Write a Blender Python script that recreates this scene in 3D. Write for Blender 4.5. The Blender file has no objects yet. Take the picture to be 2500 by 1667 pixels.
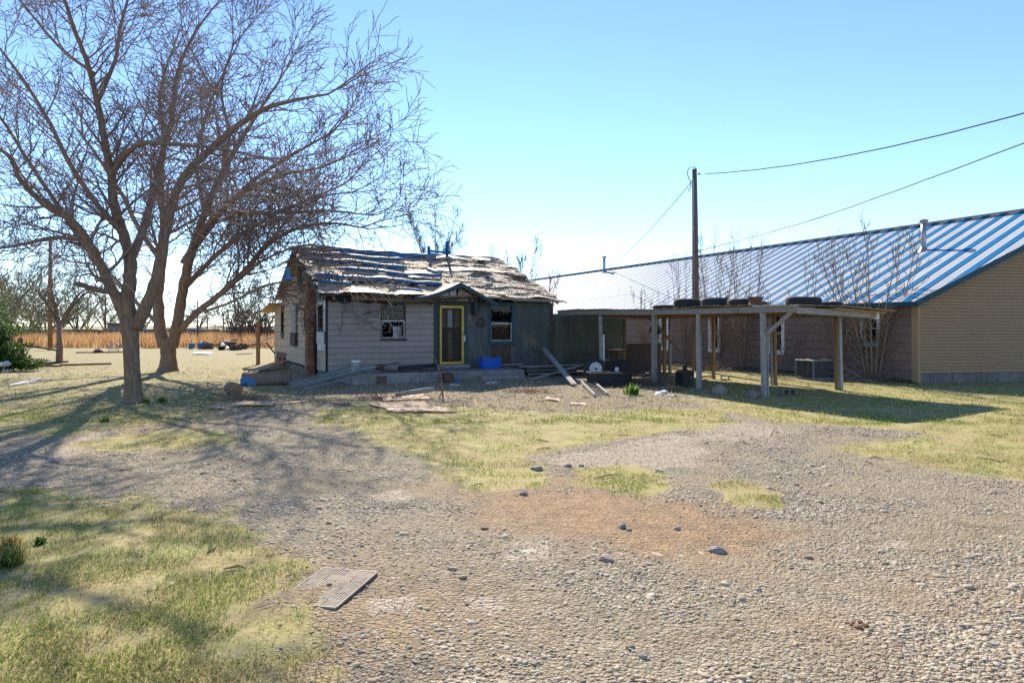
import bpy, math, random
import numpy as np
from mathutils import Vector, Matrix

R = math.radians
random.seed(7)
rng = np.random.default_rng(11)
sc = bpy.context.scene
col = sc.collection

# ------------------------------------------------------------------ camera, sky, sun, exposure
CAMH, FPX, CX, HY = 1.8, 1667.0, 1250.0, 795.0     # eye height, focal length and horizon of the 2500 px photograph
cam_d = bpy.data.cameras.new('camera')
cam = bpy.data.objects.new('camera', cam_d); col.objects.link(cam)
cam.location = (0, 0, CAMH); cam.rotation_euler = (R(90), 0, 0)
cam_d.lens = 24.0; cam_d.sensor_width = 36.0; cam_d.shift_y = -0.0154
cam_d.clip_start = 0.05; cam_d.clip_end = 6000
sc.camera = cam

SUN_EL, SUN_AZ = R(32.5), R(-9.5)                    # azimuth from +Y, negative to the left
sun_vec = Vector((math.sin(SUN_AZ)*math.cos(SUN_EL), math.cos(SUN_AZ)*math.cos(SUN_EL), math.sin(SUN_EL)))
world = bpy.data.worlds.new('World'); sc.world = world; world.use_nodes = True
wn = world.node_tree.nodes; wl = world.node_tree.links
for n in list(wn): wn.remove(n)
sky = wn.new('ShaderNodeTexSky'); sky.sky_type = 'NISHITA'; sky.sun_disc = False
sky.sun_elevation = SUN_EL; sky.sun_rotation = SUN_AZ
sky.air_density = 0.8; sky.dust_density = 0.0; sky.ozone_density = 4.0; sky.altitude = 300
bg = wn.new('ShaderNodeBackground'); bg.inputs['Strength'].default_value = 0.122
wo = wn.new('ShaderNodeOutputWorld')
wl.new(sky.outputs[0], bg.inputs[0]); wl.new(bg.outputs[0], wo.inputs[0])

sun_d = bpy.data.lights.new('sun', 'SUN'); sun_d.energy = 5.0; sun_d.angle = R(0.5); sun_d.color = (1.0, 0.89, 0.74)
sun = bpy.data.objects.new('sun', sun_d); col.objects.link(sun)
sun.rotation_euler = sun_vec.to_track_quat('Z', 'Y').to_euler(); sun.location = (0, 0, 30)

sc.view_settings.view_transform = 'Standard'; sc.view_settings.look = 'None'
sc.view_settings.exposure = 1.08; sc.view_settings.gamma = 1.0
sc.render.engine = 'CYCLES'
sc.cycles.use_denoising = False
sc.cycles.max_bounces = 6; sc.cycles.diffuse_bounces = 3; sc.cycles.glossy_bounces = 2
sc.cycles.transparent_max_bounces = 8; sc.cycles.transmission_bounces = 3
sc.cycles.sample_clamp_indirect = 6.0

# ------------------------------------------------------------------ helpers
def P(px, py, Y):                                    # point at depth Y on the sight line of a photo pixel
    return Vector(((px-CX)/FPX*Y, Y, CAMH-(py-HY)/FPX*Y))
def G(px, py, z=0.0):                                # point on the ground at a photo pixel
    Y = (CAMH-z)*FPX/(py-HY)
    return Vector(((px-CX)/FPX*Y, Y, z))

def tag(o, label=None, cat=None, group=None, kind=None):
    if label: o['label'] = label
    if cat: o['category'] = cat
    if group: o['group'] = group
    if kind: o['kind'] = kind
    return o
def empty(name, loc, rz=0.0, label=None, cat=None, group=None):
    o = bpy.data.objects.new(name, None); col.objects.link(o)
    o.location = loc; o.rotation_euler = (0, 0, rz); o.empty_display_size = 0.2
    return tag(o, label, cat, group)
def link(name, me, parent=None, loc=(0, 0, 0), rot=(0, 0, 0), scale=(1, 1, 1)):
    o = bpy.data.objects.new(name, me); col.objects.link(o)
    o.parent = parent; o.location = loc; o.rotation_euler = rot; o.scale = scale
    return o
def np_mesh(name, V, faces_list, mat=None, smooth=False, attrs=None):
    """V (N,3); faces_list: list of (M,k) int arrays."""
    me = bpy.data.meshes.new(name)
    V = np.asarray(V, dtype=np.float32)
    me.vertices.add(len(V)); me.vertices.foreach_set('co', V.ravel())
    nl = sum(f.size for f in faces_list); nf = sum(len(f) for f in faces_list)
    me.loops.add(nl); me.polygons.add(nf)
    me.loops.foreach_set('vertex_index', np.concatenate([f.ravel() for f in faces_list]).astype(np.int32))
    tot = np.concatenate([np.full(len(f), f.shape[1]) for f in faces_list]).astype(np.int32)
    me.polygons.foreach_set('loop_start', np.concatenate([[0], np.cumsum(tot)[:-1]]).astype(np.int32))
    me.polygons.foreach_set('loop_total', tot)
    if smooth: me.polygons.foreach_set('use_smooth', np.ones(nf, dtype=bool))
    if attrs:
        for k, a in attrs.items():
            at = me.attributes.new(k, 'FLOAT_COLOR', 'POINT')
            at.data.foreach_set('color', np.asarray(a, dtype=np.float32).ravel())
    me.update(calc_edges=True)
    if mat: me.materials.append(mat)
    return me

class MB:
    """collects shapes of ONE mesh"""
    def __init__(s): s.v = []; s.f = []; s.sm = []
    def add(s, vs, fs, smooth=False):
        b = len(s.v); s.v += [tuple(v) for v in vs]
        s.f += [tuple(b+i for i in f) for f in fs]; s.sm += [smooth]*len(fs); return s
    def hexa(s, p):                                  # 8 corners: bottom 4 ccw, top 4 ccw
        return s.add(p, [(3, 2, 1, 0), (4, 5, 6, 7), (0, 1, 5, 4), (1, 2, 6, 5), (2, 3, 7, 6), (3, 0, 4, 7)])
    def box(s, c, d, rot=None):
        x, y, z = d[0]/2, d[1]/2, d[2]/2
        p = [Vector(q) for q in ((-x,-y,-z),(x,-y,-z),(x,y,-z),(-x,y,-z),(-x,-y,z),(x,-y,z),(x,y,z),(-x,y,z))]
        if rot is not None:
            m = rot if isinstance(rot, Matrix) else Matrix.Rotation(rot, 3, 'Z')
            p = [m @ q for q in p]
        c = Vector(c); return s.hexa([q+c for q in p])
    def bb(s, x0, x1, y0, y1, z0, z1): return s.box(((x0+x1)/2, (y0+y1)/2, (z0+z1)/2), (abs(x1-x0), abs(y1-y0), abs(z1-z0)))
    def beam(s, a, b, w, h, up=(0, 0, 1)):           # board from a to b, w across, h along up
        a, b = Vector(a), Vector(b); t = (b-a).normalized(); u = Vector(up)
        if abs(t.dot(u)) > .98: u = Vector((0, 1, 0))
        sd = t.cross(u).normalized(); u = sd.cross(t).normalized()
        q = []
        for e in (a, b): q += [e-sd*w/2-u*h/2, e+sd*w/2-u*h/2, e+sd*w/2+u*h/2, e-sd*w/2+u*h/2]
        return s.add(q, [(0, 3, 2, 1), (4, 5, 6, 7), (0, 1, 5, 4), (1, 2, 6, 5), (2, 3, 7, 6), (3, 0, 4, 7)])
    def tube(s, pts, rad, k=8, caps=True, smooth=True):
        pts = [Vector(p) for p in pts]; n = len(pts)
        if not hasattr(rad, '__len__'): rad = [rad]*n
        d = pts[-1]-pts[0]; ref = Vector((0, 0, 1)) if abs(d.normalized().z) < .9 else Vector((1, 0, 0))
        vs = []
        for i, p in enumerate(pts):
            t = (pts[min(i+1, n-1)]-pts[max(i-1, 0)]).normalized()
            u = t.cross(ref)
            u = u.normalized() if u.length > 1e-6 else Vector((1, 0, 0)); w = t.cross(u)
            for j in range(k):
                a = 2*math.pi*j/k; vs.append(p+(u*math.cos(a)+w*math.sin(a))*rad[i])
        fs = [(i*k+j, i*k+(j+1) % k, (i+1)*k+(j+1) % k, (i+1)*k+j) for i in range(n-1) for j in range(k)]
        s.add(vs, fs, smooth)
        if caps:
            b = len(s.v)-n*k
            s.f += [tuple(b+j for j in range(k))[::-1], tuple(b+(n-1)*k+j for j in range(k))]; s.sm += [False, False]
        return s
    def lathe(s, prof, k=16, c=(0, 0, 0), smooth=True, wob=None):
        vs = []
        for r, z in prof:
            for j in range(k):
                a = 2*math.pi*j/k; vs.append((c[0]+r*math.cos(a), c[1]+r*math.sin(a), c[2]+z))
        n = len(prof)
        return s.add(vs, [(i*k+j, i*k+(j+1) % k, (i+1)*k+(j+1) % k, (i+1)*k+j) for i in range(n-1) for j in range(k)], smooth)
    def mesh(s, name, mat=None):
        me = bpy.data.meshes.new(name); me.from_pydata(s.v, [], s.f)
        me.polygons.foreach_set('use_smooth', s.sm)
        if mat: me.materials.append(mat)
        me.update(); return me
    def build(s, name, mat, parent=None, loc=(0, 0, 0), rot=(0, 0, 0), bevel=0):
        o = link(name, s.mesh(name, mat), parent, loc, rot)
        if bevel:
            m = o.modifiers.new('bevel', 'BEVEL'); m.width = bevel; m.segments = 1; m.limit_method = 'ANGLE'
        return o

def tubes(polys, k):
    """many polylines (list of (pts list, radii list)) -> verts, quads with numpy, grouped by length"""
    groups = {}
    for p, r in polys: groups.setdefault(len(p), []).append((p, r))
    Vs, Fs, base = [], [], 0
    for n, L in groups.items():
        A = np.array([p for p, r in L], dtype=np.float64); Rr = np.array([r for p, r in L], dtype=np.float64); B = len(L)
        T = np.gradient(A, axis=1); T /= np.linalg.norm(T, axis=2, keepdims=True)+1e-9
        D = A[:, -1]-A[:, 0]; D /= np.linalg.norm(D, axis=1, keepdims=True)+1e-9
        ref = np.where(np.abs(D[:, 2:3]) < .8, np.array([[0, 0, 1.]]), np.array([[1., 0, 0]]))[:, None, :]
        U = np.cross(T, np.broadcast_to(ref, T.shape)); U /= np.linalg.norm(U, axis=2, keepdims=True)+1e-9
        W = np.cross(T, U)
        an = 2*np.pi*np.arange(k)/k
        ring = A[:, :, None, :]+Rr[:, :, None, None]*(np.cos(an)[None, None, :, None]*U[:, :, None, :]+np.sin(an)[None, None, :, None]*W[:, :, None, :])
        Vs.append(ring.reshape(-1, 3))
        i, j = np.meshgrid(np.arange(n-1), np.arange(k), indexing='ij')
        q = np.stack([i*k+j, i*k+(j+1) % k, (i+1)*k+(j+1) % k, (i+1)*k+j], -1).reshape(-1, 4)
        Fs.append((base+(np.arange(B)*n*k)[:, None, None]+q[None]).reshape(-1, 4)); base += B*n*k
    return np.concatenate(Vs), np.concatenate(Fs)

# ------------------------------------------------------------------ numpy noise
_perm = rng.random((256, 256))
def vnoise(x, y):
    xi = np.floor(x).astype(int); yi = np.floor(y).astype(int); fx = x-xi; fy = y-yi
    fx = fx*fx*(3-2*fx); fy = fy*fy*(3-2*fy)
    a = _perm[xi % 256, yi % 256]; b = _perm[(xi+1) % 256, yi % 256]; c = _perm[xi % 256, (yi+1) % 256]; d = _perm[(xi+1) % 256, (yi+1) % 256]
    return (a*(1-fx)+b*fx)*(1-fy)+(c*(1-fx)+d*fx)*fy
def fbm(x, y, o=4):
    s = 0; a = .5
    for i in range(o): s = s+a*vnoise(x*2**i+17.3*i, y*2**i-9.1*i); a *= .5
    return s/(1-.5**o)

# ------------------------------------------------------------------ materials
_m = {}
def pmat(name, c1, c2=None, scale=6.0, rough=.85, bump=.25, stretch=(1, 1, 1), spots=None, spot_t=.62, spot_scale=2.5,
         metallic=0.0, rnd=.18, fine=None, spec=.3, bscale=None, coat=0):
    if name in _m: return _m[name]
    m = bpy.data.materials.new(name); m.use_nodes = True; _m[name] = m
    N, L = m.node_tree.nodes, m.node_tree.links
    b = N['Principled BSDF']
    c2 = c2 or tuple(v*.6 for v in c1)
    tc = N.new('ShaderNodeTexCoord'); oi = N.new('ShaderNodeObjectInfo')
    sh = N.new('ShaderNodeVectorMath'); sh.operation = 'MULTIPLY_ADD'
    sh.inputs[1].default_value = (1, 1, 1)
    ro = N.new('ShaderNodeMath'); ro.operation = 'MULTIPLY'; ro.inputs[1].default_value = 37.0
    L.new(oi.outputs['Random'], ro.inputs[0]); L.new(tc.outputs['Object'], sh.inputs[0]); L.new(ro.outputs[0], sh.inputs[2])
    mp = N.new('ShaderNodeMapping'); mp.inputs['Scale'].default_value = stretch; L.new(sh.outputs[0], mp.inputs[0])
    n1 = N.new('ShaderNodeTexNoise'); n1.inputs['Scale'].default_value = scale; n1.inputs['Detail'].default_value = 7; n1.inputs['Roughness'].default_value = .65
    L.new(mp.outputs[0], n1.inputs['Vector'])
    r1 = N.new('ShaderNodeValToRGB'); r1.color_ramp.elements[0].position = .32; r1.color_ramp.elements[1].position = .68
    r1.color_ramp.elements[0].color = (*c2, 1); r1.color_ramp.elements[1].color = (*c1, 1)
    L.new(n1.outputs['Fac'], r1.inputs[0]); colr = r1.outputs[0]
    if spots:
        n2 = N.new('ShaderNodeTexNoise'); n2.inputs['Scale'].default_value = spot_scale; n2.inputs['Detail'].default_value = 9; n2.inputs['Roughness'].default_value = .7
        L.new(sh.outputs[0], n2.inputs['Vector'])
        r2 = N.new('ShaderNodeValToRGB'); r2.color_ramp.elements[0].position = spot_t-.05; r2.color_ramp.elements[1].position = spot_t+.06
        L.new(n2.outputs['Fac'], r2.inputs[0])
        mx = N.new('ShaderNodeMix'); mx.data_type = 'RGBA'; mx.inputs[7].default_value = (*spots, 1)
        L.new(r2.outputs[0], mx.inputs[0]); L.new(colr, mx.inputs[6]); colr = mx.outputs[2]
    hs = N.new('ShaderNodeHueSaturation')
    mr = N.new('ShaderNodeMapRange'); mr.inputs[3].default_value = 1-rnd; mr.inputs[4].default_value = 1+rnd
    L.new(oi.outputs['Random'], mr.inputs[0]); L.new(mr.outputs[0], hs.inputs['Value']); L.new(colr, hs.inputs['Color'])
    L.new(hs.outputs[0], b.inputs['Base Color'])
    b.inputs['Roughness'].default_value = rough; b.inputs['Metallic'].default_value = metallic
    b.inputs['Specular IOR Level'].default_value = spec
    if coat: b.inputs['Coat Weight'].default_value = coat; b.inputs['Coat Roughness'].default_value = .25
    if bump:
        n3 = N.new('ShaderNodeTexNoise'); n3.inputs['Scale'].default_value = bscale or scale*4; n3.inputs['Detail'].default_value = 5
        L.new(mp.outputs[0], n3.inputs['Vector'])
        bp = N.new('ShaderNodeBump'); bp.inputs['Strength'].default_value = bump; bp.inputs['Distance'].default_value = .02
        L.new(n3.outputs['Fac'], bp.inputs['Height']); L.new(bp.outputs[0], b.inputs['Normal'])
    return m
def attr_mat(name, attr='tint', rough=.8, trans=0.0):
    m = bpy.data.materials.new(name); m.use_nodes = True; N, L = m.node_tree.nodes, m.node_tree.links
    b = N['Principled BSDF']; a = N.new('ShaderNodeAttribute'); a.attribute_name = attr
    L.new(a.outputs['Color'], b.inputs['Base Color']); b.inputs['Roughness'].default_value = rough; b.inputs['Specular IOR Level'].default_value = .15
    if trans:
        t = N.new('ShaderNodeBsdfTranslucent'); L.new(a.outputs['Color'], t.inputs[0])
        mx = N.new('ShaderNodeMixShader'); mx.inputs[0].default_value = trans
        L.new(b.outputs[0], mx.inputs[1]); L.new(t.outputs[0], mx.inputs[2]); L.new(mx.outputs[0], N['Material Output'].inputs[0])
    return m
def glass_mat(name, tint, dirt):
    m = bpy.data.materials.new(name); m.use_nodes = True; N, L = m.node_tree.nodes, m.node_tree.links
    N.remove(N['Principled BSDF'])
    g = N.new('ShaderNodeBsdfGlossy'); g.inputs['Roughness'].default_value = .03; g.inputs[0].default_value = (.9, .95, 1, 1)
    t = N.new('ShaderNodeBsdfTransparent'); t.inputs[0].default_value = (*tint, 1)
    d = N.new('ShaderNodeBsdfDiffuse'); d.inputs[0].default_value = (.25, .24, .22, 1)
    lw = N.new('ShaderNodeLayerWeight'); pw_ = N.new('ShaderNodeMath'); pw_.operation = 'POWER'; pw_.inputs[1].default_value = 4.0; L.new(lw.outputs['Facing'], pw_.inputs[0]); fr = N.new('ShaderNodeMath'); fr.operation = 'MULTIPLY_ADD'; fr.inputs[1].default_value = .85; fr.inputs[2].default_value = .018; L.new(pw_.outputs[0], fr.inputs[0])
    m1 = N.new('ShaderNodeMixShader'); L.new(fr.outputs[0], m1.inputs[0]); L.new(t.outputs[0], m1.inputs[1]); L.new(g.outputs[0], m1.inputs[2])
    tc = N.new('ShaderNodeTexCoord'); nz = N.new('ShaderNodeTexNoise'); nz.inputs['Scale'].default_value = 5; nz.inputs['Detail'].default_value = 8
    L.new(tc.outputs['Object'], nz.inputs['Vector'])
    mr = N.new('ShaderNodeMapRange'); mr.inputs[1].default_value = .45; mr.inputs[2].default_value = .8; mr.inputs[4].default_value = dirt
    L.new(nz.outputs['Fac'], mr.inputs[0])
    m2 = N.new('ShaderNodeMixShader'); L.new(mr.outputs[0], m2.inputs[0]); L.new(m1.outputs[0], m2.inputs[1]); L.new(d.outputs[0], m2.inputs[2])
    L.new(m2.outputs[0], N['Material Output'].inputs[0]); return m

M = {}
M['siding'] = pmat('painted siding', (.34, .28, .245), (.28, .23, .20), 2.0, .7, .12, (1, 1, 6), spots=(.26, .22, .19), spot_t=.70, rnd=.07)
M['side_siding'] = pmat('tan siding', (.46, .39, .30), (.38, .32, .245), 2.0, .75, .12, (1, 1, 5), spots=(.25, .21, .17), spot_t=.68, rnd=.08)
M['white_board'] = pmat('flaking white board', (.62, .63, .65), (.45, .45, .46), 5, .8, .3, (1, 1, 3), spots=(.16, .13, .11), spot_t=.66, spot_scale=6)
M['dark_ply'] = pmat('weathered dark plywood', (.115, .125, .115), (.055, .062, .06), 3.0, .85, .3, (5, 5, .35), spots=(.20, .155, .10), spot_t=.60, spot_scale=1.1, rnd=.16)
M['shed_ply'] = pmat('green stained plywood', (.105, .115, .085), (.055, .065, .055), 3.0, .85, .3, (5, 5, .35), spots=(.14, .12, .075), spot_t=.6, spot_scale=1.4, rnd=.2)
M['raw_wood'] = pmat('bare brown wood', (.30, .19, .105), (.15, .095, .06), 3.0, .85, .35, (.7, 6, 6), rnd=.2)
M['grey_wood'] = pmat('weathered grey timber', (.36, .34, .32), (.20, .185, .17), 4.0, .85, .4, (6, 6, .8), spots=(.12, .10, .085), spot_t=.67, rnd=.15)
M['grey_beam'] = pmat('weathered grey beam', (.36, .34, .31), (.21, .19, .17), 4.0, .85, .4, (1, 7, 7), spots=(.10, .085, .07), spot_t=.66, rnd=.12)
M['brown_post'] = pmat('brown treated timber', (.32, .18, .085), (.18, .105, .06), 4.0, .85, .4, (6, 6, .8), rnd=.15)
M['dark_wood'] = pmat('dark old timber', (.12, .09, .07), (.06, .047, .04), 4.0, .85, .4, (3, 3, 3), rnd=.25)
M['teal_trim'] = pmat('dark blue green trim', (.05, .085, .095), (.03, .05, .06), 4.0, .7, .25, (2, 2, 2), rnd=.1)
M['yellow'] = pmat('yellow paint', (.62, .43, .07), (.50, .33, .05), 3, .55, .1, spots=(.30, .22, .08), spot_t=.72, rnd=0)
M['door_wood'] = pmat('dark door wood', (.085, .055, .04), (.045, .03, .024), 5, .6, .2, (5, 5, .5), rnd=.15)
M['felt'] = pmat('mineral roofing felt', (.47, .385, .275), (.33, .265, .19), 5.0, .75, .5, (1, 1, 1), spots=(.20, .17, .135), spot_t=.66, spot_scale=5, rnd=.18, bscale=90)
M['felt_smooth'] = pmat('pale underlay sheet', (.50, .375, .26), (.40, .29, .19), 1.5, .6, .12, rnd=.05)
M['felt_roll'] = pmat('shade blue felt underside', (.07, .21, .40), (.035, .12, .25), 6, .55, .3, rnd=.15)  # blue look of the rolls' shaded side put into the base colour
M['deck'] = pmat('roof deck boards', (.14, .11, .085), (.06, .05, .042), 4, .9, .4, (.6, 5, 5))
M['tar'] = pmat('torn tar paper', (.022, .022, .024), (.012, .012, .013), 5, .8, .3)
M['brick'] = pmat('red brick', (.33, .135, .075), (.20, .08, .05), 9, .9, .4, spots=(.30, .24, .20), spot_t=.68, spot_scale=7, rnd=.3)
M['mortar'] = pmat('mortar', (.24, .20, .17), (.15, .12, .10), 14, .95, .4)
M['concrete'] = pmat('old concrete', (.30, .275, .25), (.19, .17, .155), 4, .9, .4, spots=(.12, .105, .09), spot_t=.63)
M['block'] = pmat('grey block', (.22, .195, .175), (.14, .12, .105), 9, .92, .5, rnd=.15)
M['white_metal'] = pmat('white sash', (.66, .67, .68), (.5, .5, .5), 6, .5, .1, rnd=.03)
M['gable_vinyl'] = pmat('tan lap siding', (.35, .215, .11), (.325, .195, .10), 1.5, .6, .05, (1, 1, 1), rnd=.035)
M['long_wall'] = pmat('brown hardboard siding', (.255, .175, .145), (.205, .14, .115), 2.0, .75, .12, (1, 1, 4), spots=(.13, .095, .08), spot_t=.68, rnd=.08)
M['tan_trim'] = pmat('tan corner trim', (.42, .28, .15), (.34, .225, .12), 3, .7, .1, (3, 3, .5), rnd=.05)
M['blue_metal'] = pmat('blue painted steel', (.008, .16, .36), (.006, .13, .30), .7, .6, .04, rnd=.06, spec=.03)
M['white_metal_roof'] = pmat('white pan steel', (.56, .58, .58), (.49, .51, .515), .7, .6, .04, rnd=.05, spec=.03)  # white tone of the flat pans between the blue ribs
M['fascia_blue'] = pmat('dark teal fascia', (.012, .075, .105), (.01, .06, .09), 2, .5, .05)
M['galv'] = pmat('galvanised steel', (.42, .43, .44), (.30, .31, .32), 5, .42, .1, metallic=.7, rnd=.12)
M['rust_sheet'] = pmat('rusty corrugated sheet', (.36, .30, .24), (.22, .15, .10), 2.2, .6, .2, spots=(.20, .095, .05), spot_t=.56, rnd=.15)
M['tyre'] = pmat('old tyre rubber', (.040, .042, .046), (.026, .027, .03), 12, .8, .35, rnd=.25)
M['rust'] = pmat('rusty steel', (.17, .095, .06), (.085, .05, .036), 10, .85, .4)
M['blue_plastic'] = pmat('blue plastic', (.008, .105, .50), (.007, .085, .42), 2, .38, .03, rnd=0, spec=.5)
M['blue_cloth'] = pmat('faded blue cloth', (.08, .22, .40), (.045, .14, .27), 8, .9, .4)
M['white_plastic'] = pmat('white plastic', (.72, .73, .74), (.62, .63, .64), 3, .45, .05, rnd=.03)
M['bag'] = pmat('thin white bag', (.70, .72, .74), (.52, .55, .58), 7, .5, .3)
M['black_plastic'] = pmat('black plastic', (.020, .022, .026), (.012, .013, .016), 4, .5, .15)
M['bark'] = pmat('furrowed bark', (.31, .205, .135), (.125, .08, .055), 3.0, .92, 1.0, (7, 7, 1.1), rnd=.06, bscale=5)
M['twig'] = pmat('grey brown twigs', (.30, .225, .19), (.20, .15, .13), 1.2, .85, 0, rnd=.05)
M['limb'] = pmat('smoother bark', (.30, .205, .15), (.16, .11, .085), 5.0, .9, .6, (4, 4, 1.5), rnd=.06)
M['pale_twig'] = pmat('pale dry stems', (.25, .18, .12), (.16, .115, .08), 1.2, .85, 0, rnd=.15)
M['far_twig'] = pmat('far bare twigs', (.17, .135, .10), (.11, .09, .07), .5, .9, 0, rnd=.2)
M['bud_twig'] = pmat('budding twigs', (.30, .29, .14), (.19, .17, .10), .5, .9, 0, rnd=.2)
M['pole_wood'] = pmat('utility pole timber', (.17, .115, .09), (.09, .065, .055), 3, .9, .5, (8, 8, .4))
M['pole_orange'] = pmat('reddish pole timber', (.33, .165, .085), (.20, .10, .06), 3, .9, .4, (8, 8, .4))
M['wire'] = pmat('black cable', (.035, .035, .04), (.025, .025, .03), 3, .6, 0)
M['plywood'] = pmat('sun bleached plywood', (.46, .315, .20), (.35, .225, .14), 2.0, .8, .2, (1, 5, 1), spots=(.32, .20, .12), spot_t=.68, rnd=.1)
M['log_end'] = pmat('cut log', (.30, .17, .085), (.17, .095, .055), 8, .9, .4)
M['ac_metal'] = pmat('grey green steel', (.17, .20, .215), (.12, .145, .155), 4, .55, .1)
M['stone'] = pmat('field stone', (.34, .295, .25), (.22, .185, .155), 8, .92, .6, rnd=.3)
M['pale_stone'] = pmat('pale hardpan stone', (.52, .46, .38), (.40, .345, .28), 6, .92, .5, rnd=.12)
M['rail_wood'] = pmat('old fence rail', (.16, .105, .07), (.08, .055, .042), 4, .9, .4, (1, 5, 5))
M['far_wall'] = pmat('far fence metal', (.085, .095, .12), (.05, .055, .07), .6, .7, .1, rnd=.25)
M['grass'] = attr_mat('grass blades', 'tint', .7, .35)
M['litter'] = attr_mat('dry litter', 'tint', .9)
M['leaf'] = attr_mat('leaf', 'tint', .5, .3)
M['glass'] = glass_mat('dusty window glass', (.55, .62, .62), .07)
def screen_mat():
    m = bpy.data.materials.new('insect screen'); m.use_nodes = True; N, L = m.node_tree.nodes, m.node_tree.links; N.remove(N['Principled BSDF'])
    t = N.new('ShaderNodeBsdfTransparent'); d = N.new('ShaderNodeBsdfDiffuse'); d.inputs[0].default_value = (.05, .045, .04, 1); x = N.new('ShaderNodeMixShader'); x.inputs[0].default_value = .38
    L.new(t.outputs[0], x.inputs[1]); L.new(d.outputs[0], x.inputs[2]); L.new(x.outputs[0], N['Material Output'].inputs[0]); return m
M['screen'] = screen_mat()
M['white_trim'] = pmat('white painted trim', (.80, .80, .80), (.66, .66, .66), 6, .6, .1, spots=(.3, .27, .24), spot_t=.74, rnd=.03)
M['grille'] = pmat('dark wire guard', (.20, .22, .23), (.13, .145, .15), 4, .6, 0)
# ------------------------------------------------------------------ ground: one sheet, with zones of grass, dirt, pale hardpan
def poly_world(pts): return np.array([[(x-CX)/FPX*(CAMH*FPX/(y-HY)), CAMH*FPX/(y-HY)] for x, y in pts])
def sdist(X, Y, poly):
    """signed distance to polygon, positive inside"""
    d = np.full(X.shape, 1e9); inside = np.zeros(X.shape, bool); n = len(poly)
    for i in range(n):
        ax, ay = poly[i]; bx, by = poly[(i+1) % n]; ex, ey = bx-ax, by-ay
        t = np.clip(((X-ax)*ex+(Y-ay)*ey)/(ex*ex+ey*ey+1e-12), 0, 1)
        d = np.minimum(d, np.hypot(X-ax-t*ex, Y-ay-t*ey))
        c = ((ay > Y) != (by > Y)) & (X < (bx-ax)*(Y-ay)/(by-ay+1e-12)+ax); inside ^= c
    return np.where(inside, d, -d)
Z_GRASS = [
    ([(-400,1222),(60,1198),(250,1232),(330,1214),(430,1236),(560,1252),(575,1310),(612,1368),(705,1385),(700,1412),(640,1432),(655,1475),(770,1535),(700,1600),(600,1720),(-400,2100),(-1500,1900),(-1500,1400)], .45, 1.0),
    ([(180,1084),(300,1058),(480,1042),(600,1062),(560,1088),(400,1098),(230,1104)], .3, .75),
    ([(-4000,800.3),(690,800.3),(735,900),(765,985),(560,1006),(430,1035),(200,1070),(0,1078),(-300,1100),(-4000,1330)], .6, .62),
    ([(760,1008),(900,984),(1300,1010),(1560,1000),(1750,1000),(1770,1036),(1600,1062),(1400,1086),(1262,1108),(1335,1158),(1220,1182),(1105,1170),(1050,1108),(930,1082),(880,1050),(780,1036)], .35, 1.0),
    ([(1400,1140),(1520,1128),(1620,1150),(1660,1200),(1560,1212),(1420,1180)], .22, 1.0),
    ([(600,1372),(680,1362),(712,1392),(650,1420),(600,1410)], .12, 1.0), ([(690,1500),(760,1530),(745,1570),(690,1600),(650,1560)], .15, .9), ([(1105,1150),(1330,1145),(1340,1182),(1150,1192)], .2, 1.0),
    ([(1735,1182),(1810,1180),(1910,1210),(1900,1236),(1800,1236)], .15, .95),
    ([(1600,880),(3800,880),(3800,1300),(2620,1215),(2420,1170),(2250,1140),(2010,1092),(2130,1082),(2260,1070),(2210,1050),(2050,1040),(1900,1030),(1770,1000),(1640,962)], .4, .85),
    ([(740,800.3),(3800,800.3),(3800,884),(1600,884),(1500,905)], .5, .6),
]
Z_DIRT = [([(1130,1205),(1250,1180),(1420,1190),(1700,1230),(1900,1285),(1830,1335),(1560,1362),(1440,1345),(1290,1318),(1160,1262)], .5, 1.0),
          ([(1120,1170),(1300,1150),(1420,1160),(1500,1200),(1200,1215)], .35, .8),
          ([(640,1450),(760,1385),(930,1400),(1120,1480),(1060,1667),(640,1720)], .5, .55),
          ([(230,985),(520,985),(560,1040),(300,1060)], .5, .45),
          ([(1880,1480),(2060,1520),(2300,1640),(2150,1660),(1950,1560)], .25, .5),
          ([(2150,1400),(2400,1440),(2560,1520),(2450,1530),(2200,1450)], .3, .4),
          ([(1150,1335),(1240,1340),(1180,1420),(980,1420)], .3, .35)]
Z_PALE = [([(1265,1118),(1400,1095),(1650,1068),(1760,1100),(1700,1140),(1500,1152),(1380,1128)], .35, .9),
          ([(1650,1040),(1850,1030),(1970,1060),(1820,1092),(1700,1080)], .35, .6),
          ([(60,1130),(140,1085),(215,1062),(270,1050),(235,1088),(150,1125)], .2, .95),
          ([(100,1230),(150,1205),(230,1195),(200,1230),(130,1245)], .12, .8),
          ([(900,1205),(980,1190),(1000,1215),(930,1225)], .08, .8), ([(1240,1330),(1330,1320),(1350,1365),(1250,1370)], .12, .7),
          ([(905,1465),(1010,1450),(1000,1490),(920,1495)], .08, .8), ([(1120,1455),(1250,1450),(1230,1490),(1130,1485)], .08, .7),
          ([(2140,1305),(2230,1300),(2220,1340),(2150,1335)], .1, .8), ([(1000,1560),(1150,1545),(1120,1620),(980,1620)], .15, .4)]
Z_THATCH = [([(730,915),(1300,930),(1700,945),(1760,992),(1400,1012),(900,992),(760,992)], .5, 1.0),
            ([(640,925),(1340,925),(1360,955),(700,985)], .5, .7), ([(-4000,800.3),(690,800.3),(735,900),(765,985),(560,1006),(-4000,960)], 1.0, .5)]
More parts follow.
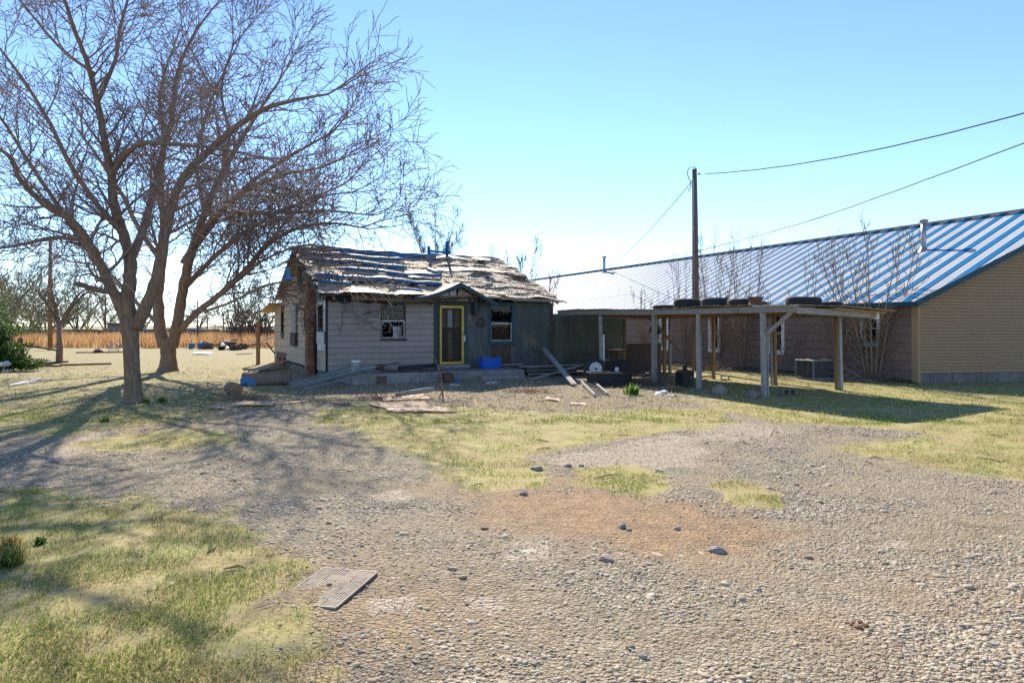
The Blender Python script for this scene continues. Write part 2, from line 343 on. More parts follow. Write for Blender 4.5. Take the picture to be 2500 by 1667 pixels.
def zone(X, Y, Z, seed):
    out = np.zeros(X.shape)
    nz = (fbm(X*.9+seed, Y*.9, 3)-.5)*1.4+(fbm(X*4.5+seed, Y*4.5, 4)-.5)*1.5
    for pts, soft, amt in Z:
        d = sdist(X, Y, poly_world(pts))
        out = np.maximum(out, amt*np.clip(.5+(d/soft+nz*1.1)*.5, 0, 1))
    return out
def zones(X, Y):
    g, d, p, t = zone(X, Y, Z_GRASS, 3.), zone(X, Y, Z_DIRT, 31.), zone(X, Y, Z_PALE, 57.), zone(X, Y, Z_THATCH, 83.)
    far = np.clip((Y-60)/20, 0, 1); g = np.maximum(g, far*.5)
    return g, d, p, t
def gz(X, Y):
    """ground height"""
    near = np.clip((40-np.hypot(X, Y))/25, 0, 1)
    mound = .035*np.exp(-(((X+1.42)/.22)**2+((Y-4.42)/.20)**2))+.02*np.exp(-(((X+1.25)/.15)**2+((Y-4.7)/.12)**2))
    return mound+near*((fbm(X*.35, Y*.35, 2)-.5)*.10+(fbm(X*2.2+5, Y*2.2, 3)-.5)*.035+(fbm(X*9, Y*9, 2)-.5)*.012)
def gz1(x, y): return float(gz(np.array([x]), np.array([y]))[0])
def GG(px, py, dz=0.0):                              # ground point at a photo pixel, on the real ground height
    p = G(px, py); p.z = gz1(p.x, p.y)+dz; return p

def axis(fine0, fine1, step, lo, hi, growth):
    a = list(np.arange(fine0, fine1, step)); s = step
    while a[-1] < hi: s *= growth; a.append(a[-1]+s)
    s = step
    while a[0] > lo: s *= growth; a.insert(0, a[0]-s)
    return np.array(a)
gx = axis(-7, 7, .075, -2500, 2500, 1.085); gy = axis(2.6, 11, .06, -1500, 4000, 1.06)
GX, GY = np.meshgrid(gx, gy); GZ = gz(GX, GY)
zg, zd, zp, zt = zones(GX.ravel(), GY.ravel())
nx, ny = len(gx), len(gy)
ii, jj = np.meshgrid(np.arange(nx-1), np.arange(ny-1)); q = (jj*nx+ii).ravel()
ground_me = np_mesh('ground', np.stack([GX.ravel(), GY.ravel(), GZ.ravel()], 1), [np.stack([q, q+1, q+nx+1, q+nx], 1)], None, True,
                    {'zones': np.stack([zg, zd, zp, zt], 1)})
def ground_material():
    m = bpy.data.materials.new('yard ground'); m.use_nodes = True; N, L = m.node_tree.nodes, m.node_tree.links; b = N['Principled BSDF']
    at = N.new('ShaderNodeAttribute'); at.attribute_name = 'zones'; sp = N.new('ShaderNodeSeparateColor'); L.new(at.outputs['Color'], sp.inputs[0])
    tc = N.new('ShaderNodeTexCoord').outputs['Object']
    def noise(s, d=6, r=.6, dist=0):
        n = N.new('ShaderNodeTexNoise'); n.inputs['Scale'].default_value = s; n.inputs['Detail'].default_value = d; n.inputs['Roughness'].default_value = r; n.inputs['Distortion'].default_value = dist
        L.new(tc, n.inputs['Vector']); return n.outputs['Fac']
    def ramp(f, a, b_, ca, cb):
        r = N.new('ShaderNodeValToRGB'); e = r.color_ramp.elements; e[0].position, e[1].position = a, b_; e[0].color = (*ca, 1); e[1].color = (*cb, 1)
        L.new(f, r.inputs[0]); return r.outputs[0]
    def mix(f, a, c, t='MIX'):
        x = N.new('ShaderNodeMix'); x.data_type = 'RGBA'; x.blend_type = t
        if isinstance(f, float): x.inputs[0].default_value = f
        else: L.new(f, x.inputs[0])
        L.new(a, x.inputs[6]); L.new(c, x.inputs[7]); return x.outputs[2]
    def math_(op, a, c=None, cl=False):
        x = N.new('ShaderNodeMath'); x.operation = op; x.use_clamp = cl
        for i, v in enumerate((a, c)):
            if v is None: continue
            if isinstance(v, (int, float)): x.inputs[i].default_value = v
            else: L.new(v, x.inputs[i])
        return x.outputs[0]
    n_big, n_mid, n_fine = noise(.6, 4), noise(5, 7, .65), noise(45, 4, .6)
    vo = N.new('ShaderNodeTexVoronoi'); vo.inputs['Scale'].default_value = 34; L.new(tc, vo.inputs['Vector'])
    vs = N.new('ShaderNodeTexVoronoi'); vs.inputs['Scale'].default_value = 78; L.new(tc, vs.inputs['Vector'])
    sepv = N.new('ShaderNodeSeparateColor'); L.new(vo.outputs['Color'], sepv.inputs[0])
    sepv2 = N.new('ShaderNodeSeparateColor'); L.new(vs.outputs['Color'], sepv2.inputs[0])
    peb = ramp(sepv.outputs[0], .05, .95, (.175, .145, .098), (.52, .455, .345))
    peb2 = ramp(sepv2.outputs[0], .05, .95, (.135, .11, .073), (.47, .41, .305))
    gravel = mix(.5, peb, peb2)
    soil = ramp(n_mid, .3, .7, (.21, .165, .105), (.41, .34, .235))
    grav_amt = ramp(math_('ADD', n_big, math_('MULTIPLY', n_mid, .5)), .55, .85, (.22, .22, .22), (.95, .95, .95))
    base = mix(grav_amt, soil, gravel)
    dirt = ramp(n_mid, .25, .75, (.25, .155, .088), (.50, .345, .205))
    base = mix(math_('MULTIPLY', sp.outputs[1], math_('ADD', math_('MULTIPLY', n_mid, 1.3), .15), True), base, dirt)
    pale = ramp(n_mid, .25, .75, (.38, .315, .245), (.54, .46, .365))
    pm = math_('SMOOTH_MIN', math_('MULTIPLY', math_('SUBTRACT', math_('ADD', sp.outputs[2], math_('MULTIPLY', n_mid, .8)), .75), 4.0, True), 1.0)
    base = mix(pm, base, pale)
    thatch = ramp(noise(28, 6, .75, .4), .32, .66, (.14, .118, .085), (.40, .36, .285))
    gsoil = ramp(noise(18, 6, .75, .3), .30, .68, (.21, .17, .085), (.50, .42, .215))
    ggreen = ramp(n_mid, .46, .66, (.235, .26, .075), (.42, .36, .19))
    gsoil = mix(.5, gsoil, ggreen); gsoil = mix(ramp(noise(1.4, 5, .65), .42, .60, (0, 0, 0), (.7, .7, .7)), gsoil, ramp(noise(30, 6, .8, .4), .3, .7, (.15, .11, .06), (.47, .37, .19)))
    gm = math_('MULTIPLY', math_('SUBTRACT', math_('ADD', sp.outputs[0], math_('MULTIPLY', n_mid, .9)), .72), 3.0, True)
    base = mix(gm, base, gsoil)
    base = mix(math_('MULTIPLY', at.outputs['Alpha'], .7), base, thatch)
    # cracked hardpan
    wrp = N.new('ShaderNodeVectorMath'); wrp.operation = 'ADD'; nd = N.new('ShaderNodeTexNoise'); nd.inputs['Scale'].default_value = 4; L.new(tc, nd.inputs['Vector'])
    sc_ = N.new('ShaderNodeVectorMath'); sc_.operation = 'SCALE'; sc_.inputs['Scale'].default_value = .25; L.new(nd.outputs['Color'], sc_.inputs[0])
    L.new(tc, wrp.inputs[0]); L.new(sc_.outputs[0], wrp.inputs[1])
    vc = N.new('ShaderNodeTexVoronoi'); vc.feature = 'DISTANCE_TO_EDGE'; vc.inputs['Scale'].default_value = 9; L.new(wrp.outputs[0], vc.inputs['Vector'])
    crack = ramp(vc.outputs['Distance'], .0, .05, (1, 1, 1), (0, 0, 0))
    cm = math_('MULTIPLY', math_('MULTIPLY', crack, math_('SUBTRACT', 1.0, gm, True)), math_('ADD', math_('MULTIPLY', math_('MULTIPLY', sp.outputs[1], n_big), .35), math_('MULTIPLY', pm, .4), True))
    dk = N.new('ShaderNodeRGB'); dk.outputs[0].default_value = (.10, .075, .055, 1)
    base = mix(cm, base, dk.outputs[0])
    L.new(base, b.inputs['Base Color']); b.inputs['Roughness'].default_value = .95; b.inputs['Specular IOR Level'].default_value = .12
    h = math_('ADD', math_('MULTIPLY', math_('SUBTRACT', 1.0, vo.outputs['Distance']), .8), math_('MULTIPLY', n_fine, .9))
    h = math_('ADD', h, math_('MULTIPLY', math_('SUBTRACT', 1.0, vs.outputs['Distance']), .4))
    h = math_('SUBTRACT', h, math_('MULTIPLY', cm, 1.5))
    bp = N.new('ShaderNodeBump'); L.new(math_('SUBTRACT', 1.0, math_('MULTIPLY', gm, .75)), bp.inputs['Strength']); bp.inputs['Distance'].default_value = .03
    L.new(h, bp.inputs['Height']); L.new(bp.outputs[0], b.inputs['Normal'])
    return m
ground_me.materials.append(ground_material())
ground = tag(link('ground', ground_me), 'gravel and dirt yard with patchy grass', kind='structure')

# ------------------------------------------------------------------ grass
def scatter(n, y0, y1, umax=.86, power=2.0):
    """random ground points, denser near the yard's open end; real positions on the ground"""
    Y = (y0**(1-power)+rng.random(n)*(y1**(1-power)-y0**(1-power)))**(1/(1-power)) if power != 1 else y0*(y1/y0)**rng.random(n)
    X = (rng.random(n)*2-1)*umax*(Y+1.5); return X, Y
def inside_building(X, Y):
    a = np.array([-6.04, 22.24]); c, s = math.cos(R(27.5)), math.sin(R(27.5))
    hx = (X-a[0])*c+(Y-a[1])*s; hy = -(X-a[0])*s+(Y-a[1])*c
    h = (hx > -.1) & (hx < 8.6) & (hy > -2.0) & (hy < 11.2)
    c2, s2 = math.cos(R(24)), math.sin(R(24)); bx = (X-12.65)*c2+(Y-21.3)*s2; by = -(X-12.65)*s2+(Y-21.3)*c2
    return h | ((bx > -.1) & (by > -.1-.2346*bx) & (bx < 14) & (by < 44))
def blades(X, Y, hgt, wid, lean, tint, segs):
    n = len(X); Z = gz(X, Y)-.004; az = rng.random(n)*2*np.pi; fa = az+np.pi/2+(rng.random(n)-.5)*.8
    ln = lean*(.4+1.2*rng.random(n)); dx, dy = np.cos(az), np.sin(az); wx, wy = np.cos(fa)*wid, np.sin(fa)*wid
    if segs == 1:
        V = np.empty((n, 3, 3)); V[:, 0] = np.stack([X-wx, Y-wy, Z], 1); V[:, 1] = np.stack([X+wx, Y+wy, Z], 1)
        V[:, 2] = np.stack([X+dx*hgt*np.sin(ln), Y+dy*hgt*np.sin(ln), Z+hgt*np.cos(ln)], 1); f = (np.arange(n)*3)[:, None]+np.array([[0, 1, 2]])
        k = 3
    else:
        V = np.empty((n, 5, 3)); l1 = ln*.55
        mx_, my_, mz = X+dx*hgt*.55*np.sin(l1), Y+dy*hgt*.55*np.sin(l1), Z+hgt*.55*np.cos(l1)
        V[:, 0] = np.stack([X-wx, Y-wy, Z], 1); V[:, 1] = np.stack([X+wx, Y+wy, Z], 1)
        V[:, 2] = np.stack([mx_+wx*.75, my_+wy*.75, mz], 1); V[:, 3] = np.stack([mx_-wx*.75, my_-wy*.75, mz], 1)
        l2 = ln*1.5; V[:, 4] = np.stack([mx_+dx*hgt*.5*np.sin(l2), my_+dy*hgt*.5*np.sin(l2), mz+hgt*.5*np.cos(l2)], 1)
        b0 = (np.arange(n)*5)[:, None]; f = np.concatenate([b0+np.array([[0, 1, 2]]), b0+np.array([[0, 2, 3]]), b0+np.array([[3, 2, 4]])]); k = 5
    T = np.repeat(np.concatenate([tint, np.ones((n, 1))], 1)[:, None, :], k, 1)
    return V.reshape(-1, 3), f, T.reshape(-1, 4)
def tints(n, dry):
    g = np.array([[.16, .225, .035], [.22, .275, .05], [.115, .175, .03], [.29, .31, .075]]); d = np.array([[.44, .345, .165], [.34, .26, .125], [.52, .43, .24], [.25, .185, .10]])
    isd = rng.random(n) < dry
    c = np.where(isd[:, None], d[rng.integers(0, 4, n)], g[rng.integers(0, 4, n)]); return c*(1.0+.65*rng.random((n, 1)))
VV, FF, TT, base = [], [], [], 0
for n, y0, y1, segs, hm, wm in ((240000, 3.0, 7.5, 3, .05, .0020), (220000, 7.0, 13, 1, .055, .0034), (330000, 12.5, 52, 1, .07, .0060)):
    X, Y = scatter(n, y0, y1, power=1.6 if y0 < 12 else 1.8)
    g, d, p, t = zones(X, Y); clump = fbm(X*3.1+9, Y*3.1, 3); green = fbm(X*1.1+40, Y*1.1, 3)
    keep = (rng.random(n) < np.maximum(np.clip((g-.22)*2.0, 0, 1)*np.clip((clump-.33)*5.0, .10, 1), t*.55)) & ~inside_building(X, Y)
    X, Y, g, clump, green, t = X[keep], Y[keep], g[keep], clump[keep], green[keep], t[keep]; m_ = len(X)
    dry = np.clip(1.02-(green-.28)*1.75, .12, .95)*np.clip(1.25-.5*g, .5, 1)
    dry = np.clip(dry-.20+t*.22*(g < .5)+np.where(g < .3, .5, 0), 0, .97)
    hgt = hm*(.35+.9*rng.random(m_))*(.5+1.1*clump)*np.where((g < .35) & (rng.random(m_) < .25), 1.8, 1)
    V, f, T = blades(X, Y, hgt, wm*(.6+.8*rng.random(m_)), 1.0, tints(m_, dry), segs)
    VV.append(V); FF.append(f+base); TT.append(T); base += len(V)
grass_me = np_mesh('grass', np.concatenate(VV), [np.concatenate(FF)], M['grass'], False, {'tint': np.concatenate(TT)})
tag(link('grass', grass_me), 'short patchy green and straw coloured grass', 'grass', kind='stuff')

# ------------------------------------------------------------------ gravel: instanced pebbles
def pebble_mesh(i, flat):
    import bmesh
    bm = bmesh.new(); bmesh.ops.create_icosphere(bm, subdivisions=2, radius=1)
    r = random.Random(i); k = [Vector((r.uniform(-1, 1), r.uniform(-1, 1), r.uniform(-1, 1))).normalized() for _ in range(7)]
    for v in bm.verts:
        c = v.co.copy(); s = 1.0
        for q in k: s -= .22*max(0, c.dot(q)-.55)
        v.co = c*s; v.co.z *= flat; v.co.x *= r.uniform(.98, 1.02)
    for f in bm.faces: f.smooth = True
    me = bpy.data.meshes.new('pebble'); bm.to_mesh(me); bm.free(); me.materials.append(M['pebble']); return me
def pebble_material():
    m = bpy.data.materials.new('river pebble'); m.use_nodes = True; N, L = m.node_tree.nodes, m.node_tree.links; b = N['Principled BSDF']
    oi = N.new('ShaderNodeObjectInfo'); r = N.new('ShaderNodeValToRGB'); e = r.color_ramp.elements
    e[0].color = (.25, .20, .135, 1); e[1].color = (.58, .52, .41, 1); e[1].position = 1
    for pos, c in ((.25, (.38, .32, .23)), (.6, (.49, .43, .325)), (.86, (.38, .26, .16))):
        x = e.new(pos); x.color = (*c, 1)
    L.new(oi.outputs['Random'], r.inputs[0])
    tc = N.new('ShaderNodeTexCoord'); n = N.new('ShaderNodeTexNoise'); n.inputs['Scale'].default_value = 2.5; L.new(tc.outputs['Object'], n.inputs['Vector'])
    mx = N.new('ShaderNodeMix'); mx.data_type = 'RGBA'; mx.blend_type = 'OVERLAY'; mx.inputs[0].default_value = .35
    L.new(r.outputs[0], mx.inputs[6]); L.new(n.outputs['Fac'], mx.inputs[7]); L.new(mx.outputs[2], b.inputs['Base Color'])
    b.inputs['Roughness'].default_value = .85; b.inputs['Specular IOR Level'].default_value = .25; return m
M['pebble'] = pebble_material()
peb_col = bpy.data.collections.new('pebble_sources')
for i in range(5): peb_col.objects.link(bpy.data.objects.new('pebble_source', pebble_mesh(i, (.42, .34, .48, .30, .52)[i])))
def gravel_points():
    out = []
    for n, y0, y1, smin, smax in ((190000, 3.0, 7.0, .004, .019), (160000, 6.5, 12, .006, .020), (70000, 11, 19, .009, .022)):
        X, Y = scatter(n, y0, y1, power=1.7)
        g, d, p, t = zones(X, Y); cl = fbm(X*1.3+70, Y*1.3, 4)
        right = np.clip((X/(Y+.1)+.5)*1.6, .55, 1)        # the loose stones lie thickest on the east half of the drive
        keep = rng.random(n) < np.clip(1-1.5*g, 0, 1)*np.clip(1-1.05*d, .06, 1)*np.clip(1-1.1*p, .05, 1)*np.clip((cl-.36)*5.5, .10, 1)*np.clip(1-t*1.2, .05, 1)*right
        keep &= ~inside_building(X, Y); X, Y, cl = X[keep], Y[keep], cl[keep]
        S = smin+(smax-smin)*rng.random(len(X))**4.0; S *= .8+.5*cl; S = np.where(rng.random(len(X)) < .012, S*2.2, S)
        out.append((X, Y, gz(X, Y)+S*.02, S))
    return [np.concatenate(a) for a in zip(*out)]
gxp, gyp, gzp, gs = gravel_points()
pts_me = bpy.data.meshes.new('gravel'); pts_me.vertices.add(len(gxp))
pts_me.vertices.foreach_set('co', np.stack([gxp, gyp, gzp], 1).astype(np.float32).ravel())
a = pts_me.attributes.new('size', 'FLOAT', 'POINT'); a.data.foreach_set('value', gs.astype(np.float32))
a = pts_me.attributes.new('turn', 'FLOAT_VECTOR', 'POINT')
tn = np.stack([(rng.random(len(gs))-.5)*.7, (rng.random(len(gs))-.5)*.7, rng.random(len(gs))*6.28], 1); a.data.foreach_set('vector', tn.astype(np.float32).ravel())
def gravel_nodes():
    ng = bpy.data.node_groups.new('gravel', 'GeometryNodeTree')
    ng.interface.new_socket('Geometry', in_out='INPUT', socket_type='NodeSocketGeometry'); ng.interface.new_socket('Geometry', in_out='OUTPUT', socket_type='NodeSocketGeometry')
    N, L = ng.nodes, ng.links; gi = N.new('NodeGroupInput'); go = N.new('NodeGroupOutput')
    ci = N.new('GeometryNodeCollectionInfo'); ci.inputs['Collection'].default_value = peb_col; ci.inputs['Separate Children'].default_value = True; ci.inputs['Reset Children'].default_value = True
    io = N.new('GeometryNodeInstanceOnPoints'); io.inputs['Pick Instance'].default_value = True
    a1 = N.new('GeometryNodeInputNamedAttribute'); a1.data_type = 'FLOAT'; a1.inputs['Name'].default_value = 'size'
    a2 = N.new('GeometryNodeInputNamedAttribute'); a2.data_type = 'FLOAT_VECTOR'; a2.inputs['Name'].default_value = 'turn'
    cv = N.new('ShaderNodeCombineXYZ')
    L.new(a1.outputs['Attribute'], cv.inputs[0]); L.new(a1.outputs['Attribute'], cv.inputs[1]); L.new(a1.outputs['Attribute'], cv.inputs[2])
    er = N.new('FunctionNodeEulerToRotation'); L.new(a2.outputs['Attribute'], er.inputs[0])
    L.new(gi.outputs[0], io.inputs['Points']); L.new(ci.outputs[0], io.inputs['Instance']); L.new(er.outputs[0], io.inputs['Rotation']); L.new(cv.outputs[0], io.inputs['Scale'])
    L.new(io.outputs[0], go.inputs[0]); return ng
gravel = tag(link('gravel', pts_me), 'loose pale river gravel over the drive', 'gravel', kind='stuff')
gm_ = gravel.modifiers.new('scatter', 'NODES'); gm_.node_group = gravel_nodes()

# ------------------------------------------------------------------ leaf litter, twigs and dead weeds on the yard
def litter():
    X, Y = scatter(60000, 3.4, 32, power=1.15)
    g, d, p, t = zones(X, Y); keep = (rng.random(len(X)) < np.clip(.03+t*1.3+g*.08, 0, 1)*np.clip((Y-2)/6, .2, 1)*np.clip((fbm(X*1.7+5, Y*1.7, 3)-.3)*3, .05, 1)) & ~inside_building(X, Y)
    X, Y = X[keep], Y[keep]; n = len(X); Z = gz(X, Y)+.004+.03*rng.random(n)**2; az = rng.random(n)*6.283; L_ = (.006+.034*rng.random(n)**2)*np.clip(Y/12, .7, 1.6); W_ = L_*(.12+.35*rng.random(n))
    dx, dy = np.cos(az), np.sin(az); lift = L_*(rng.random(n)-.2)*.7
    V = np.empty((n, 4, 3)); V[:, 0] = np.stack([X-dx*L_, Y-dy*L_, Z+lift], 1); V[:, 1] = np.stack([X+dy*W_, Y-dx*W_, Z], 1)
    V[:, 2] = np.stack([X+dx*L_, Y+dy*L_, Z+lift*.6], 1); V[:, 3] = np.stack([X-dy*W_, Y+dx*W_, Z+W_*.5], 1)
    pal = np.array([[.07, .055, .042], [.15, .115, .08], [.28, .23, .165], [.50, .43, .33], [.045, .038, .034]]); c = pal[rng.integers(0, 5, n)]*(.7+.6*rng.random((n, 1)))
    T = np.repeat(np.concatenate([c, np.ones((n, 1))], 1)[:, None], 4, 1).reshape(-1, 4)
    return np_mesh('leaf_litter', V.reshape(-1, 3), [np.arange(n*4).reshape(-1, 4)], M['litter'], False, {'tint': T})
tag(link('leaf_litter', litter()), 'dead leaves and twig scraps over the yard', 'litter', kind='stuff')

def dead_stems():
    X, Y = scatter(9000, 8, 30, power=1.0); g, d, p, t = zones(X, Y)
    keep = (rng.random(len(X)) < np.clip(t*1.1+.04, 0, 1)*np.clip((fbm(X*1.1+25, Y*1.1, 3)-.36)*5, .05, 1)) & ~inside_building(X, Y)
    X, Y = X[keep], Y[keep]; n = len(X); Z = gz(X, Y); az = rng.random(n)*6.283; L_ = .06+.22*rng.random(n)**2; up = np.where(rng.random(n) < .25, .8, .12)*rng.random(n)
    polys = []
    for i in range(n):
        a = az[i]; p0 = (X[i], Y[i], Z[i]+.005); b = a+rng.uniform(-.6, .6); m = (p0[0]+math.cos(a)*L_[i]*.5, p0[1]+math.sin(a)*L_[i]*.5, p0[2]+.012+L_[i]*up[i]*.6); e = (m[0]+math.cos(b)*L_[i]*.5, m[1]+math.sin(b)*L_[i]*.5, max(p0[2]+.006, m[2]+L_[i]*up[i]*.5-.006))
        r = .003+.006*rng.random(); polys.append(([p0, m, e], [r, r, r*.5]))
    V, F = tubes(polys, 3); c = np.array([[.16, .12, .085], [.30, .245, .17], [.07, .055, .045], [.42, .35, .25]])[rng.integers(0, 4, n)]
    return np_mesh('dead_stems', V, [F], M['litter'], False, {'tint': np.repeat(np.concatenate([c, np.ones((n, 1))], 1), 9, 0)})
tag(link('dead_stems', dead_stems()), 'dead weed stems strewn over the yard before the porch', 'litter', kind='stuff')
# ------------------------------------------------------------------ the derelict house
HT = R(27.5)
H0 = Vector((-6.04, 22.24, 0.0))
house = empty('derelict_house', H0, HT, 'derelict single storey house with torn roof felt and yellow framed screen door', 'house')
HW, HD, WB, WT = 8.5, 9.0, .30, 2.66                    # front length, depth, wall foot and wall top
PITCH = .390; EAVE_Y = -.45; EAVE_Z = 2.79
def roof_z(y): return EAVE_Z+PITCH*(y-EAVE_Y) if y <= 4.5 else EAVE_Z+PITCH*(4.5-EAVE_Y)-PITCH*1.0*(y-4.5)
def cells(mb, a0, a1, z0, z1, holes, put):
    xs = sorted({a0, a1, *[h[0] for h in holes], *[h[1] for h in holes]}); zs = sorted({z0, z1, *[h[2] for h in holes], *[h[3] for h in holes]})
    xs = [x for x in xs if a0 <= x <= a1]; zs = [z for z in zs if z0 <= z <= z1]
    for i in range(len(xs)-1):
        for k in range(len(zs)-1):
            cx_, cz_ = (xs[i]+xs[i+1])/2, (zs[k]+zs[k+1])/2
            if any(h[0] < cx_ < h[1] and h[2] < cz_ < h[3] for h in holes): continue
            put(mb, xs[i], xs[i+1], zs[k], zs[k+1])
def spans(a0, a1, z0, z1, holes, joints=()):
    """pieces of a board row left after the openings and joints are cut out"""
    seg = [(a0, a1)]
    for h in holes:
        if h[2] < z1-.03 and h[3] > z0+.03:
            seg = [s for q in seg for s in ((q[0], min(q[1], h[0])), (max(q[0], h[1]), q[1])) if s[1]-s[0] > .04]
    for j in joints: seg = [s for q in seg for s in (((q[0], j-.003), (j+.003, q[1])) if q[0] < j < q[1] else (q,))]
    return seg
def lap(parent, mat, a0, a1, z0, z1, fmap, out=.0, t0=.034, t1=.008, a0t=None, a1t=None, name='siding_board', back=.0):
    a0t = a0 if a0t is None else a0t; a1t = a1 if a1t is None else a1t
    p = [fmap(a0, out+back, z0), fmap(a1, out+back, z0), fmap(a1, out+t0, z0), fmap(a0, out+t0, z0), fmap(a0t, out+back, z1), fmap(a1t, out+back, z1), fmap(a1t, out+t1, z1), fmap(a0t, out+t1, z1)]
    return MB().hexa(p).build(name, mat, parent)
f_front = lambda a, o, z: (a, -o, z)
f_side = lambda a, o, z: (-o, a, z)

win_front = (1.80, 2.68, 1.35, 2.56); win_right = (5.90, 6.83, 1.20, 2.56); door_hole = (3.88, 4.86, .42, 2.52)
holes_f = [win_front, win_right, door_hole]
sw1, sw2, sw3 = (.42, 1.22, 1.66, 2.50), (2.95, 3.70, 1.66, 2.46), (8.25, 9.05, 1.44, 2.44)
holes_s = [sw1, sw2, sw3]
# sheathing (the boxed wall behind the boards)
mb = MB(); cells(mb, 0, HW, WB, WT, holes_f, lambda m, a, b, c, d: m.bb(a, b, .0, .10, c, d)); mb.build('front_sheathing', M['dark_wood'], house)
mb = MB(); cells(mb, .10, 11.0, WB+.1, WT-.15, holes_s, lambda m, a, b, c, d: m.bb(.0, .10, a, b, c, d))
n_ = 12
for i in range(n_):                                     # gable above
    a, b = .1+8.8*i/n_, .1+8.8*(i+1)/n_
    m0 = [(0, a, WT-.15), (.1, a, WT-.15), (.1, b, WT-.15), (0, b, WT-.15), (0, a, roof_z(a)-.06), (.1, a, roof_z(a)-.06), (.1, b, roof_z(b)-.06), (0, b, roof_z(b)-.06)]
    mb.hexa([m0[i] for i in (0, 1, 2, 3, 4, 5, 6, 7)])
mb.build('side_sheathing', M['dark_wood'], house)
mb = MB(); mb.bb(.1, HW, 10.9, 11.0, 0, WT-.2); mb.bb(HW-.1, HW, .1, 10.9, 0, WT); mb.bb(.1, HW-.1, .1, 10.9, .28, .32)
mb.add([(HW-.05, 0, WT), (HW-.05, 9, WT), (HW-.05, 4.5, roof_z(4.5)-.08)], [(0, 1, 2)]); mb.build('rear_wall', M['dark_ply'], house)
MB().bb(.1, HW-.1, .1, 10.9, 2.585, 2.62).build('ceiling', M['dark_wood'], house)
MB().bb(.1, HW, 8.86, 8.92, 2.45, 3.0).build('rear_wall', M['dark_ply'], house)
# front boards
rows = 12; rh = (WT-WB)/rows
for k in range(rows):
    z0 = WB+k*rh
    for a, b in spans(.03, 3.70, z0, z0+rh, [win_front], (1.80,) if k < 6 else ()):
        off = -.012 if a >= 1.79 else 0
        lap(house, M['siding'], a, b, z0, z0+rh-.011, f_front, .002+(.003 if a >= 1.79 else 0))  # gap above each board bares dark sheathing as a lap shadow line
# dark plywood sheets right of the door
for a, b, hz in ((4.98, 5.78, []), (5.78, 6.98, [win_right]), (6.98, 7.98, []), (7.98, 8.50, [])):
    mb = MB(); cells(mb, a+.004, b-.004, WB+.02, WT, hz, lambda m, a, b, c, d: m.bb(a, b, -.022, -.001, c, d)); mb.build('wall_panel', M['dark_ply'], house)
MB().bb(5.95, 6.75, -.034, -.023, .42, 1.12).build('wall_panel', M['door_wood'], house)
MB().bb(4.98, 5.35, -.030, -.023, .40, 1.05).build('wall_panel', M['dark_ply'], house)
mb = MB(); mb.bb(8.44, 8.56, -.055, .03, .25, WT); mb.build('corner_board', M['dark_wood'], house)
mb = MB(); mb.bb(-.035, .028, -.045, .02, .28, WT); mb.build('corner_board', M['tar'], house)
mb = MB(); mb.bb(3.70, 3.79, -.05, 0, .32, 2.62); mb.bb(3.79, 3.88, -.035, 0, .40, 2.62); mb.build('door_casing', M['teal_trim'], house)
mb = MB(); mb.bb(4.86, 4.97, -.04, 0, .40, 2.62); mb.build('door_casing', M['teal_trim'], house)
mb = MB(); mb.bb(3.80, 4.95, -.055, 0, 2.53, 2.61); mb.bb(3.78, 4.98, -.075, 0, 2.61, 2.645); mb.build('door_casing', M['teal_trim'], house)

